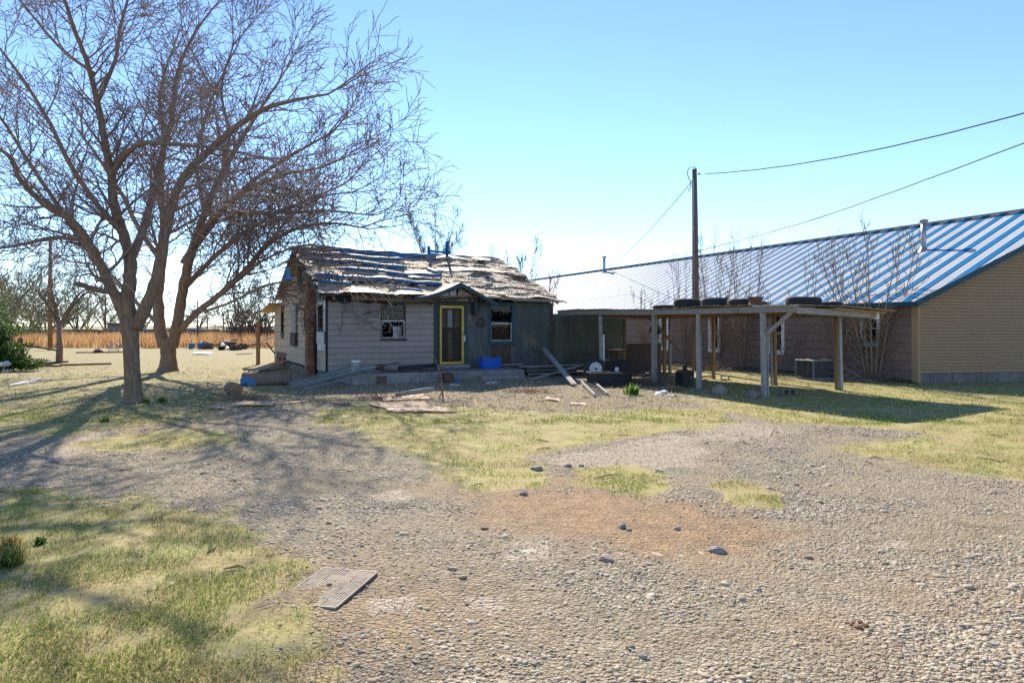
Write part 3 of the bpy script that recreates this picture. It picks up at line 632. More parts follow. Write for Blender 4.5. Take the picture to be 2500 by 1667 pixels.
def window(parent, hole, fmap, frame_m, sash_m, w=.05, sill=True, broken=False, split=.5, depth=.06, trim=.0):
    a0, a1, z0, z1 = hole
    win = empty('window', (0, 0, 0)); win.parent = parent
    mb = MB()
    def bx(m, A0, A1, Z0, Z1, o0, o1): 
        m.hexa([fmap(A0, o0, Z0), fmap(A1, o0, Z0), fmap(A1, o1, Z0), fmap(A0, o1, Z0), fmap(A0, o0, Z1), fmap(A1, o0, Z1), fmap(A1, o1, Z1), fmap(A0, o1, Z1)])
    bx(mb, a0-trim, a0+w, z0-trim, z1+trim, -depth, .035); bx(mb, a1-w, a1+trim, z0-trim, z1+trim, -depth, .035)
    bx(mb, a0+w, a1-w, z1-w, z1+trim, -depth, .036); bx(mb, a0+w, a1-w, z0-trim, z0+w, -depth, .036); mb.build('frame', frame_m, win)
    zm = z0+(z1-z0)*split; mb = MB(); bx(mb, a0+w, a1-w, zm-.018, zm+.018, -.04, .012)
    bx(mb, a0+w, a1-w, z0+w, z0+w+.022, -.04, .008); bx(mb, a0+w, a0+w+.02, z0+w+.022, zm-.018, -.04, .006); bx(mb, a1-w-.02, a1-w, z0+w+.022, zm-.018, -.04, .006); mb.build('sash', sash_m, win)
    MB().add([fmap(a0+w, -.02, zm+.018), fmap(a1-w, -.02, zm+.018), fmap(a1-w, -.02, z1-w), fmap(a0+w, -.02, z1-w)], [(0, 1, 2, 3)]).build('pane', M['glass'], win)
    lo = [(a0+w+.02, z0+w+.022), (a1-w-.02, z0+w+.022), (a1-w-.02, zm-.018), (a0+w+.02, zm-.018)]
    if broken:
        L_, R_, B_, T_ = lo[0][0], lo[1][0], lo[0][1], lo[2][1]; W_, H_ = R_-L_, T_-B_
        pts = [(R_, B_), (R_, T_), (R_-.10*W_, T_-.10*H_), (R_-.18*W_, T_-.35*H_), (R_-.12*W_, T_-.5*H_), (R_-.24*W_, T_-.72*H_), (R_-.30*W_, B_)]
        MB().add([fmap(a, -.02, z) for a, z in pts], [tuple(range(len(pts)))]).build('pane', M['glass'], win)
        pts = [(L_, T_), (L_, T_-.3*H_), (L_+.10*W_, T_-.1*H_), (L_+.4*W_, T_-.06*H_), (L_+.6*W_, T_)]
        MB().add([fmap(a, -.02, z) for a, z in pts], [tuple(range(len(pts)))[::-1]]).build('pane', M['glass'], win)
    else:
        MB().add([fmap(a, -.02, z) for a, z in lo], [(0, 1, 2, 3)]).build('pane', M['glass'], win)
    if sill:
        mb = MB(); bx(mb, a0-.04, a1+.04, z0-.05-trim, z0-trim-.002, -.02, .06); mb.build('sill', frame_m, win)
    return win
w1 = window(house, win_front, f_front, M['dark_wood'], M['white_metal'], .035, True, True)
w2 = window(house, win_right, f_front, M['teal_trim'], M['white_metal'], .045, True, False, .5, .06, .07)
MB().beam((2.05, .5, 2.45), (2.35, .35, 1.7), .09, .03).build('leaning_board', M['white_board'], w1)
MB().beam((1.95, .3, 1.86), (2.06, .32, 1.80), .05, .02).build('scrap', M['white_board'], w1)
MB().beam((2.22, .4, 1.55), (2.26, .38, 1.85), .05, .02).build('scrap', M['raw_wood'], w1)
MB().bb(2.32, 2.62, .25, .28, 1.38, 1.78).build('torn_blind', M['white_board'], w1)
for h, sp_ in ((sw1, .5), (sw2, .48), (sw3, .5)):
    window(house, h, f_side, M['dark_wood'], M['dark_wood'], .06, True, False, sp_)
# door: yellow screen door over a dark panelled door
door = empty('screen_door', (0, 0, 0)); door.parent = house
D0, D1, DB, DT = 3.91, 4.83, .44, 2.51
for a, b, c, d in ((D0, D0+.075, DB, DT), (D1-.085, D1, DB, DT)): MB().bb(a, b, -.085, -.045, c, d).build('frame', M['yellow'], door)
for c, d in ((DB, DB+.085), (DT-.095, DT)): MB().bb(D0+.075, D1-.085, -.084, -.046, c, d).build('frame', M['yellow'], door)
MB().add([(D0+.07, -.06, DB+.08), (D1-.08, -.06, DB+.08), (D1-.08, -.06, DT-.09), (D0+.07, -.06, DT-.09)], [(0, 1, 2, 3)]).build('screen', M['screen'], door)
wd = MB(); wd.bb(D0, D1, .02, .06, DB, DT); wd = wd.build('door_leaf', M['door_wood'], door)
for a, b in ((.08, .26), (.33, .51), (.58, .80)):
    MB().bb(D0+a, D0+b, .006, .02, DB+.15, DB+1.18).build('panel', M['raw_wood'] if a == .33 else M['door_wood'], wd)
    MB().bb(D0+a, D0+b, .006, .02, DB+1.30, DB+1.92).build('pane', M['raw_wood'] if a != .33 else M['white_board'], wd)
MB().bb(D1-.02, D1+.05, -.10, -.04, DB+.80, DB+1.02).build('mailbox', M['white_board'], house)
MB().tube([(D1-.05, -.095, DB+1.0), (D1-.05, -.12, DB+1.0), (D1-.05, -.12, DB+1.1), (D1-.05, -.095, DB+1.1)], .008, 6).build('handle', M['dark_wood'], door)
MB().bb(3.80, 5.00, -.32, -.02, .31, .42).build('door_step', M['concrete'], house, bevel=.01)
# side wall boards
def side_top(a): return roof_z(a)-.05 if a < 8.9 else 2.62
rh2 = .295
for k in range(8):                                      # wide boards on the rear two thirds
    z0 = .34+k*rh2
    a_lo = 3.95 if z0 < 2.4 else 4.9
    for a, b in spans(a_lo, 10.98, z0, z0+rh2, [sw3, (8.3, 10.4, 0, .62), (7.6, 8.3, 0, .40)], (4.95, 7.3)):
        lap(house, M['side_siding'], a, b, z0, z0+rh2-.012, f_side, .002+random.uniform(0, .006), .03, .006)  # open lap gap, dark behind, drawn in place of a shadow
for k in range(8):                                      # gable, same boards on the rear slope, clipped by the rake
    z0 = .34+(8+k)*rh2
    if z0 > 4.55: break
    def back_y(z): return 4.5+(EAVE_Z+PITCH*(4.95)-z-.06)/PITCH
    hi0, hi1 = min(8.95, back_y(z0)), min(8.95, back_y(z0+rh2))
    if hi1 < 4.7: hi1 = 4.56
    lap(house, M['side_siding'], 4.55, hi0, z0, z0+rh2-.012, f_side, .002+random.uniform(0, .006), .03, .006, None, hi1)
for k in range(20):                                     # narrow old lap boards in the front of the gable and round the chimney
    z0 = 2.50+k*.105
    if z0 > 4.6: break
    fy = EAVE_Y+(z0+.12+.06-EAVE_Z)/PITCH; lo = max(.55 if z0 < 3.0 else .3, fy); 
    lo1 = max(.3, EAVE_Y+(z0+.225+.06-EAVE_Z)/PITCH)
    if lo > 4.45: break
    lap(house, M['grey_wood'] if k % 4 else M['white_board'], lo, 4.54, z0, z0+.096, f_side, .002+random.uniform(0, .008), .016, .006, max(lo, lo1))
for a, b, z0, z1, m_ in ((2.55, 2.92, .30, 1.60, 'white_board'), (2.55, 2.9, 1.62, 2.48, 'white_board'), (1.25, 1.58, 1.2, 1.62, 'white_board'), (.05, .40, 1.62, 2.30, 'white_board'),
                         (.35, 1.3, 1.25, 1.60, 'white_board'), (.75, 1.35, .95, 1.24, 'white_board'), (.05, .30, .30, 1.2, 'side_siding'), (.32, .62, .28, .92, 'side_siding'), (.64, .98, .28, .93, 'side_siding'), (1.0, 1.36, .28, .94, 'side_siding'),
                         (3.05, 3.45, .32, 1.60, 'side_siding'), (3.47, 3.93, .32, 1.60, 'side_siding'), (3.75, 3.94, 1.62, 2.45, 'side_siding'), (1.24, 1.58, 1.64, 2.5, 'white_board'), (.05, .40, 2.32, 2.62, 'white_board')):
    MB().bb(-.018-random.random()*.01, -.001, a, b, z0, z1).build('wall_panel', M[m_], house)
for k in range(6): lap(house, M['white_board'], .33, .74, .95+k*.05, .95+k*.05+.048, f_side, .0, .02, .008, name='lath')
mb = MB(); mb.bb(-.10, -.03, 5.05, 6.0, 1.52, 2.66); mb.build('shutter', M['ac_metal'], house)
mb = MB(); mb.bb(-.14, -.02, 5.0, 6.05, 1.0, 1.515); mb.build('shutter_base', M['dark_wood'], house)
mb = MB(); mb.bb(-.10, -.02, 4.2, 4.75, 3.3, 4.1); mb.build('gable_louvre', M['dark_wood'], house)
# foundation, crawlspace
MB().bb(.02, HW, .06, .2, 0, WB).build('foundation', M['concrete'], house)
for k in range(22):
    y = .1+k*.42
    if y > 8.0: break
    MB().bb(.0-.01*(k % 2), .16, y, y+.405, -.02, .2+.08*((k*7) % 3)/2).build('foundation_block', M['block'], house)
for y in (8.9, 9.9, 10.85): MB().bb(.02, .3, y, y+.35, 0, .5).build('pier', M['brick'], house)
MB().bb(.03, .12, 10.75, 10.99, .0, 2.5).build('corner_board', M['side_siding'], house)
# chimney of single bricks
ch = empty('chimney', (0, 0, 0)); ch.parent = house
CX0, CX1, CY0, CY1, CZ = -.30, -.03, 1.60, 2.10, 3.62
MB().bb(CX0+.012, CX1, CY0+.012, CY1-.012, -.05, CZ-.01).build('mortar_core', M['mortar'], ch)
bh = .075; ncourse = int((CZ)/bh)
bme = {}
def brick_me(lx, ly):
    key = (round(lx, 3), round(ly, 3))
    if key not in bme: bme[key] = MB().bb(0, lx, 0, ly, 0, bh-.012).mesh('brick', M['brick'])
    return bme[key]
for k in range(ncourse):
    z = k*bh; j = random.uniform(-.006, .006)
    if k % 2:
        seq = [(CX0, CY0, .195, .06), (CX0+.205, CY0, CX1-CX0-.205, .06), (CX0, CY0+.07, .06, .2), (CX0, CY0+.28, .06, .21)]
    else:
        seq = [(CX0, CY0, .09, .06), (CX0+.10, CY0, CX1-CX0-.10, .06), (CX0, CY0+.07, .06, .1), (CX0, CY0+.18, .06, .2), (CX0, CY0+.39, .06, .1)]
    for x, y, lx, ly in seq:
        if random.random() < .03 and z > .4: continue
        link('brick', brick_me(lx, ly), ch, (x+j+random.uniform(-.004, .004), y+random.uniform(-.004, .004), z))
MB().tube([(CX1+.01, CY0-.10, 0), (CX1-.03, CY0-.06, 1.2), (CX1, CY0-.08, 1.9), (CX1-.01, CY0-.04, 2.3)], [.05, .06, .05, .03], 7).build('torn_sheet', M['tar'], ch)

# ------------------------------------------------------------------ roof
roof = empty('roof', (0, 0, 0)); roof.parent = house
def rp(x, s, up=0.0):                                   # point on the front slope: x along, s metres up the slope from the eave
    L_ = math.sqrt(1+PITCH**2); y = EAVE_Y+s/L_; sag = .05*math.sin(x*1.1+.6)+.035*math.sin(x*2.7+s)
    return Vector((x-PITCH*0, y, EAVE_Z+PITCH*(y-EAVE_Y)+sag*.6))+Vector((0, -PITCH/L_, 1/L_))*up
SL = (4.5-EAVE_Y)*math.sqrt(1+PITCH**2); XL, XR = -.28, 8.62
def rake_r(s): return XR+.02*math.sin(s*5)+.05*math.sin(s*2.1)
def sheet(x0, x1, s0, s1, up, lift, mat, name, nx=10, ns=4, rag=.04, parent=None, thick=.008, curl=0.0):
    """a wavy sheet of roofing on the front slope, ragged edges, lower edge lifted"""
    r = random.random()*50; V = []
    nx = max(3, int((x1-x0)/.22)+2)
    for j in range(ns+1):
        for i in range(nx+1):
            fx, fs = i/nx, j/ns
            x = x0+(x1-x0)*fx; s = s0+(s1-s0)*fs
            if i in (0, nx): x += random.uniform(-rag, rag)
            if j == 0: s += random.uniform(-rag, rag)*.8
            if j == ns: s += random.uniform(-rag, rag)*.3
            z = up+lift*(1-fs)**2*(.55+.6*math.sin(x*1.9+r)**2)+.018*math.sin(x*4.3+r+s*3)+random.uniform(0, .012)
            V.append(rp(x, s, max(.004, z)))
    n0 = len(V); nrm = Vector((0, -PITCH, 1)).normalized(); V += [v-nrm*thick for v in V]
    F = []
    for j in range(ns):
        for i in range(nx):
            a = j*(nx+1)+i; F += [(a, a+1, a+nx+2, a+nx+1), (n0+a, n0+a+nx+1, n0+a+nx+2, n0+a+1)]
    bd = [i for i in range(nx+1)]+[j*(nx+1)+nx for j in range(1, ns+1)]+[ns*(nx+1)+i for i in range(nx-1, -1, -1)]+[j*(nx+1) for j in range(ns-1, 0, -1)]
    for a, b in zip(bd, bd[1:]+bd[:1]): F.append((a, n0+a, n0+b, b))
    mb = MB(); mb.add(V, F, False); return mb.build(name, mat, parent or roof)
# deck boards
for k in range(17):
    s0 = k*SL/17
    mb = MB(); n = 14
    pr = [rp(XL+(rake_r(s0)-XL)*i/n, s, -.03) for s in (s0, s0+SL/17-.008) for i in range(n+1)]
    pl = [p-Vector((0, 0, .02)) for p in pr]
    F = [(i, i+1, n+2+i, n+1+i) for i in range(n)]
    F += [tuple(len(pr)+v for v in f[::-1]) for f in F]+[(i+1, i, len(pr)+i, len(pr)+i+1) for i in range(n)]
    mb.add(pr+pl, F); mb.build('deck_board', M['deck'], roof)
# rear slope, rear addition, rakes
def slab(mb, x0, x1, y0, z0, y1, z1, t):
    mb.hexa([(x0, y0, z0-t), (x1, y0, z0-t), (x1, y1, z1-t), (x0, y1, z1-t), (x0, y0, z0), (x1, y0, z0), (x1, y1, z1), (x0, y1, z1)])
zr = roof_z(4.5)
mb = MB(); slab(mb, XL, XR, 4.49, zr, 9.0, roof_z(9.0), .05); mb.build('rear_slope', M['felt'], roof)
mb = MB(); slab(mb, -.55, XR, 8.9, 2.80, 11.7, 2.50, .09); mb.build('rear_addition_roof', M['plywood'], roof)
mb = MB(); mb.beam((XL-.02, EAVE_Y, EAVE_Z-.09), (XL-.02, 4.5, zr-.09), .03, .16); mb.build('rake_board', M['teal_trim'], roof)
mb = MB(); mb.beam((XL-.02, 4.5, zr-.09), (XL-.02, 9.0, roof_z(9.0)-.09), .03, .16); mb.build('rake_board', M['teal_trim'], roof)
# felt courses, torn into pieces
NC = 15
for k in range(NC):
    s0 = .02+k*SL/NC; s1 = s0+SL/NC+.10; xr = rake_r(s0)
    cuts = [XL]+sorted(random.uniform(XL+.6, xr-.5) for _ in range(random.choice((1, 2, 2, 3))))+[xr]
    for a, b in zip(cuts[:-1], cuts[1:]):
        if b-a < .25 or (random.random() < .07 and 0 < k < NC-1): continue
        sheet(a+random.uniform(-.05, .02), b+random.uniform(-.02, .06), s0-random.uniform(0, .08), s1, .010+.012*(k % 2)+random.uniform(0, .012), random.choice((.0, .0, .01, .03)), M['felt'], 'felt_sheet', rag=.05)
for k in range(26):                                     # loose torn scraps, mostly on the right half
    x = random.choice((random.uniform(4.6, 8.3), random.uniform(5.2, 8.4), random.uniform(.3, 8))); s = random.uniform(.15, SL-.5); w = random.uniform(.25, .9)
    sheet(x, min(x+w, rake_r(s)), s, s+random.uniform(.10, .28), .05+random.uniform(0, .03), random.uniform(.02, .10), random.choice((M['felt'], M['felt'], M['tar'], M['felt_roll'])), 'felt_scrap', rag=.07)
# pale underlay sheets
sheet(XL+.95, 3.45, .0, .50, .055, .03, M['felt_smooth'], 'underlay_sheet', rag=.015, ns=5)
sheet(4.5, 8.35, 3.05, 3.55, .05, .02, M['felt_smooth'], 'underlay_sheet', rag=.03)
sheet(3.3, 4.4, 2.0, 3.0, .05, .05, M['felt_smooth'], 'underlay_sheet', rag=.09)
sheet(4.9, 8.15, 4.75, 5.35, .05, .02, M['felt_smooth'], 'underlay_sheet', rag=.03)
# felt rolled back into long tubes, underside out, the blue of their shaded side painted in
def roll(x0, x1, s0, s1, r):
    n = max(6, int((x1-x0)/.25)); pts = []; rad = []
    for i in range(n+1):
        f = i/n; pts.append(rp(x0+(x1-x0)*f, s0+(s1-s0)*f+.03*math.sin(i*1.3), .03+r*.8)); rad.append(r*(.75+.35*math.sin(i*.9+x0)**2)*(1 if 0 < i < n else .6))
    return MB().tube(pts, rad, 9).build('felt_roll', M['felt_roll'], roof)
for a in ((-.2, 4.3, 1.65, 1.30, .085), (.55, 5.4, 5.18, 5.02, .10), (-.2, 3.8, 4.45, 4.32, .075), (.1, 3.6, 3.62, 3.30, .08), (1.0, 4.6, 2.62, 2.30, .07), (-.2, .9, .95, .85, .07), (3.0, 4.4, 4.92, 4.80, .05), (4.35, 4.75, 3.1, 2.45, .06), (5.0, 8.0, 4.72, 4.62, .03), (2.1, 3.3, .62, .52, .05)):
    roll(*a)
# ridge
mb = MB(); mb.tube([rp(XL+(XR-.1-XL)*i/20, SL-.02, .03+.02*math.sin(i*2.1)) for i in range(21)], [.05+.02*math.sin(i*1.7)**2 for i in range(21)], 7); mb.build('ridge_felt', M['felt'], roof)
# gravel and scraps of shingle on the slope
def roof_debris():
    n = 2600; x = rng.uniform(3.2, 8.5, n); s = rng.uniform(.05, SL-.1, n)**1.0; w = rng.uniform(.012, .05, n); V = np.empty((n, 4, 3)); nr = Vector((0, -PITCH, 1)).normalized()
    for i in range(n):
        a = rng.random()*6.28; c = rp(x[i], s[i], .06+rng.random()*.03); dx = Vector((math.cos(a), math.sin(a)*.9, math.sin(a)*.9*PITCH))*w[i]; dy = nr.cross(dx)*rng.uniform(.3, .9)
        lift = nr*rng.uniform(-.2, .9)*w[i]; V[i] = [c-dx, c+dy, c+dx+lift, c-dy]
    pal = np.array([[.44, .38, .30], [.30, .25, .20], [.13, .11, .09], [.52, .46, .38]]); c = pal[rng.integers(0, 4, n)]
    T = np.repeat(np.concatenate([c, np.ones((n, 1))], 1)[:, None], 4, 1).reshape(-1, 4)
    return np_mesh('shingle_scraps', V.reshape(-1, 3), [np.arange(n*4).reshape(-1, 4)], M['litter'], False, {'tint': T})
o = link('shingle_scraps', roof_debris(), roof); o['kind'] = 'stuff'
# eave: rafter tails, fascia, torn tar paper
for i in range(15):
    x = .15+i*.6
    mb = MB(); mb.beam((x, .1, roof_z(.1)-.14), (x, EAVE_Y+.02, EAVE_Z-.13), .045, .11); mb.build('rafter_tail', M['raw_wood'] if x < 3.2 else M['dark_wood'], roof)
mb = MB(); mb.beam((.75, EAVE_Y+.14, EAVE_Z-.06), (3.2, EAVE_Y+.14, EAVE_Z-.10), .03, .17); mb.build('fascia_board', M['raw_wood'], roof)
mb = MB(); mb.beam((2.0, EAVE_Y+.10, EAVE_Z-.22), (3.75, EAVE_Y+.16, EAVE_Z-.19), .02, .06); mb.build('fascia_board', M['dark_wood'], roof)
V = []; F = []; n = 22
for i in range(n+1):
    x = .0+3.7*i/n; V += [(x, -.15, 2.80 if x < 1.4 else 2.66), (x, -.16-.03*math.sin(i*1.7), 2.64-abs(.10*math.sin(i*.55)+.05*math.sin(i*2.3)))]
for i in range(n): F.append((2*i, 2*i+1, 2*i+3, 2*i+2))
MB().add(V, F).build('tar_paper', M['tar'], roof)
for x0, x1, dz, dy in ((6.1, 8.75, -.02, -.06), (5.5, 7.3, .03, .02), (6.6, 8.9, -.07, -.03)):
    MB().beam((x0, EAVE_Y+dy, EAVE_Z+dz), (x1, EAVE_Y+dy, EAVE_Z+dz-.02), .11, .022, (0, -.4, 1)).build('eave_board', M['felt_smooth'] if dz > -.03 else M['grey_beam'], roof)
# plumbing vents
for x, s, h in ((5.15, 5.12, .45), (5.95, 5.10, .62)):
    b = rp(x, s, 0); MB().tube([b, b+Vector((0, 0, h))], .062, 10).build('vent_pipe', M['blue_metal'], roof)
b = rp(5.15, 5.12, 0); MB().tube([b+Vector((0, 0, .27)), b+Vector((.4, 0, .25)), b+Vector((.8, 0, .22))], .045, 8).build('vent_pipe', M['blue_metal'], roof)
b = rp(6.0, 5.1, 0); MB().lathe([(.02, -.06), (.13, -.03), (.13, .05), (.05, .1), (.02, .1)], 10, (b.x, b.y, b.z+.2)).build('vent_collar', M['blue_metal'], roof)

# ------------------------------------------------------------------ hood over the door
hood = empty('door_hood', (0, 0, 0)); hood.parent = house
hc, hy0 = 4.42, -.75                                    # centre line, front edge
prof = []
for i in range(25):
    x = 2.75+ (5.85-2.75)*i/24
    if x < hc: f = (x-2.75)/(hc-2.75); z = 2.76+.54*(f**1.6)
    else: z = 3.30-(x-hc)*.485
    prof.append((x, z))
V = []; F = []
for x, z in prof: V += [(x, hy0, z), (x, hy0+max(.3, 1.0+(z-2.6)*1.6), z+.02), (x, hy0, z-.035), (x, hy0+.9, z-.035)]
for i in range(24):
    a = 4*i; F += [(a, a+1, a+5, a+4), (a+2, a+6, a+7, a+3), (a, a+4, a+6, a+2)]
MB().add(V, F).build('hood_roof', M['felt'], hood)
V = []; F = []
for x, z in prof: V += [(x, hy0-.012, z-.005), (x, hy0-.012, z-.13-.03*(abs(x-hc) < .5)), (x, hy0+.02, z-.13)]
for i in range(24): a = 3*i; F += [(a+3, a, a+1, a+4), (a+4, a+1, a+2, a+5)]
MB().add(V, F).build('rake_board', M['teal_trim'], hood)
ins = [(x, z-.10) for x, z in prof if 3.6 <= x <= 5.35]
MB().add([(3.85, -.30, 2.70), (4.45, -.30, 2.70)]+[(x, -.30, z) for x, z in reversed(ins) if 3.75 <= x <= 4.45], [tuple(range(2+len([1 for x, z in ins if 3.75 <= x <= 4.45])))]).build('gable_panel', M['white_board'], hood)
MB().add([(4.455, -.30, 2.70), (5.10, -.30, 2.70)]+[(x, -.30, z) for x, z in reversed(ins) if 4.455 <= x <= 5.15], [tuple(range(2+len([1 for x, z in ins if 4.455 <= x <= 5.15])))]).build('gable_panel', M['side_siding'], hood)
MB().bb(3.3, 5.2, -.29, -.05, 2.645, 2.70).build('soffit', M['raw_wood'], hood)
MB().bb(.85, 3.78, -.13, -.10, 2.63, 2.88).build('header_board', M['raw_wood'], house)
MB().bb(2.9, 3.84, -.30, -.27, 2.64, 2.88).build('header_board', M['raw_wood'], hood)
MB().bb(5.12, 5.22, -.40, -.03, 2.20, 2.78).build('bracket', M['teal_trim'], hood)
MB().beam((5.3, -.04, 2.15), (5.28, -.6, 2.72), .05, .06).build('bracket', M['teal_trim'], hood)
lm = MB(); lm.lathe([(.0, .10), (.06, .10), (.065, .06), (.05, .05), (.05, -.06), (.02, -.07), (0, -.07)], 12, (4.22, -.37, 2.93)); lamp = lm.build('porch_light', M['white_plastic'], hood)
MB().bb(4.17, 4.27, -.40, -.31, 3.02, 3.07).build('mount', M['dark_wood'], lamp)
MB().bb(4.0, 4.55, -.09, -.075, 2.645, 2.70).build('bracket_strip', M['dark_wood'], hood)
MB().bb(5.18, 5.28, -.055, -.025, 1.98, 2.20).build('switch_box', M['dark_wood'], house)

# ------------------------------------------------------------------ concrete porch in front
porch = empty('porch_slab', H0, HT, 'old grey concrete porch slab under the screen door', 'porch'); porch['kind'] = 'thing'
MB().bb(.35, 2.5, -1.95, -.10, -.03, .31).build('slab', M['concrete'], porch, bevel=.02)
MB().bb(2.505, 6.3, -1.93, -.10, -.03, .30).build('slab', M['concrete'], porch, bevel=.02)
MB().bb(4.5, 6.1, -2.35, -1.95, -.03, .15).build('step', M['concrete'], porch, bevel=.02)
def Hw(x, y, z=0.0):                                    # house frame -> world
    c, s = math.cos(HT), math.sin(HT); return Vector((H0.x+x*c-y*s, H0.y+x*s+y*c, z))
# ------------------------------------------------------------------ lean-to shed joined to the house
shed = empty('lean_to_shed', Hw(8.56, .05), HT, 'dark green stained plywood shed wall joined to the derelict house', 'shed')
for i, (a, b, zt) in enumerate(((.02, .62, 2.20), (.63, 1.10, 2.20), (1.11, 2.15, 2.16), (2.16, 3.42, 2.10))):
    MB().bb(a, b, -.02-.008*(i % 2), .02, .05, zt).build('wall_panel', M['shed_ply'], shed)
MB().bb(.60, .72, -.05, -.031, .05, 2.15).build('batten', M['shed_ply'], shed)
MB().bb(3.36, 3.48, -.06, .06, 0, 2.1).build('corner_post', M['dark_wood'], shed)
MB().bb(3.40, 3.46, .06, 3.2, .0, 2.05).build('side_panel', M['shed_ply'], shed)
MB().bb(.0, 3.46, 3.2, 3.26, .0, 2.05).build('rear_panel', M['shed_ply'], shed)

# ------------------------------------------------------------------ carport
# frame: x along the house front, y back towards the house; the origin is the front corner post
C0 = Vector((6.32, 17.1, 0)); CT = R(27.5)
carport = empty('carport', C0, CT, 'rickety open carport of grey posts carrying a corrugated sheet roof', 'carport')
def Cw(x, y, z=0.0):
    c, s = math.cos(CT), math.sin(CT); return Vector((C0.x+x*c-y*s, C0.y+x*s+y*c, z))
def sag(y): return 2.26+.05*math.sin(y*.9)-.02*abs(y-3)
def post(x, y, w, d, h, mat, lean=(0, 0), dbl=False):
    z0 = -.15; w *= .78; d *= .78
    p = MB(); p.hexa([(x-w/2, y-d/2, z0), (x+w/2, y-d/2, z0), (x+w/2, y+d/2, z0), (x-w/2, y+d/2, z0)]+[(q[0]+lean[0], q[1]+lean[1], h) for q in ((x-w/2, y-d/2), (x+w/2, y-d/2), (x+w/2, y+d/2), (x-w/2, y+d/2))])
    return p.build('post', mat, carport, bevel=.006)
post(0, 0, .15, .13, 2.12, M['grey_wood'], (-.05, 0)); post(.088, -.02, .06, .12, 1.75, M['grey_wood'], (-.03, 0))
post(-.05, 2.30, .11, .11, 2.12, M['grey_wood'], (.0, 0)); post(.022, 2.28, .07, .10, 1.65, M['grey_wood'], (-.03, 0))
post(-.02, 4.30, .10, .14, 2.14, M['grey_wood'], (.02, 0)); post(.05, 4.28, .07, .12, 2.14, M['grey_wood'], (.02, 0))
post(.0, 7.05, .12, .12, 2.14, M['grey_wood'], (-.05, 0)); post(.06, 7.0, .06, .10, 1.5, M['white_board'], (-.02, 0))
post(3.36, .35, .13, .12, 2.10, M['grey_wood'], (-.08, 0)); post(3.27, .42, .06, .12, 2.10, M['brown_post'], (-.05, 0))
post(2.95, 2.25, .12, .12, 2.10, M['brown_post'], (-.06, 0)); post(2.85, 2.30, .05, .09, 2.10, M['grey_wood'], (-.05, 0))
post(3.18, 5.05, .12, .12, 2.10, M['brown_post'], (.0, 0))
post(2.7, 7.0, .12, .12, 2.10, M['brown_post'], (.0, 0)); post(3.3, 7.4, .12, .12, 2.1, M['grey_wood'], (0, 0))
post(2.35, 7.2, .07, .09, 2.10, M['brown_post'], (.06, 0))
def beam(pts, w, h, mat, name='beam'):
    for a, b in zip(pts[:-1], pts[1:]): MB().beam(a, b, w, h).build(name, mat, carport)
beam([(.0, -.95, 2.20), (-.03, 1.6, 2.20), (-.03, 4.9, 2.22), (0, 9.9, 2.30)], .05, .15, M['grey_beam'])
beam([(3.42, -.55, 2.10), (3.30, 4.2, 2.14), (3.2, 9.4, 2.14)], .05, .14, M['grey_beam'])
beam([(.03, -.93, 2.17), (3.52, -.50, 2.08)], .05, .15, M['grey_beam'], 'front_beam')
for k in range(10):
    y = -.55+k*1.05; MB().beam((.03, y, 2.20), (3.38, y+.05, 2.12), .045, .10).build('joist', M['raw_wood'], carport)
MB().beam((.02, .06, 1.50), (.015, -.93, 2.21), .05, .09, (0, -1, .3)).build('brace', M['grey_beam'], carport)
MB().beam((2.0, 7.0, 2.08), (2.75, 6.2, .9), .06, .09, (0, 1, 0)).build('brace', M['raw_wood'], carport)
MB().bb(3.55, 3.66, -.58, -.40, 1.98, 2.16).build('bracket', M['white_board'], carport)
MB().beam((-.045, .3, 2.29), (-.03, -1.0, 2.285), .14, .02).build('edge_board', M['white_board'], carport)
# corrugated sheets
def corr(y0, y1, x0, x1, z, dz0, dz1):
    n = int((y1-y0)/.0225); V = []; F = []
    for i in range(n+1):
        y = y0+(y1-y0)*i/n; w = .010*math.sin(i*math.pi/1.9)
        for j in range(5):
            f = j/4; x = x0+(x1-x0)*f+.02*math.sin(i*.7+j); V.append((x, y, z+dz0*(1-f)+dz1*f+w+.02*math.sin(f*5+y)))
    for i in range(n):
        for j in range(4): a = i*5+j; F.append((a, a+1, a+6, a+5))
    mb = MB(); mb.add(V, F, False); return mb.build('corrugated_sheet', M['rust_sheet'], carport)
for k in range(13):
    y0 = -.98+k*.83; y = y0+.4
    corr(y0-.03, y0+.84, -.12-random.uniform(0, .07), 3.72+random.uniform(-.05, .12), 2.30+.012*(k % 2), .01 if y < 5 else .02+.012*(y-5), -.09+random.uniform(-.02, .01))
for y0, y1, z in ((-1.02, -.35, 2.275), (-.98, -.5, 2.262)): MB().hexa([(1.4, y0, z-.05), (3.85, y0+.35, z-.13), (3.85, y1+.35, z-.13), (1.4, y1, z-.05), (1.4, y0, z-.035), (3.85, y0+.35, z-.115), (3.85, y1+.35, z-.115), (1.4, y1, z-.035)]).build('loose_board', M['plywood'], carport)

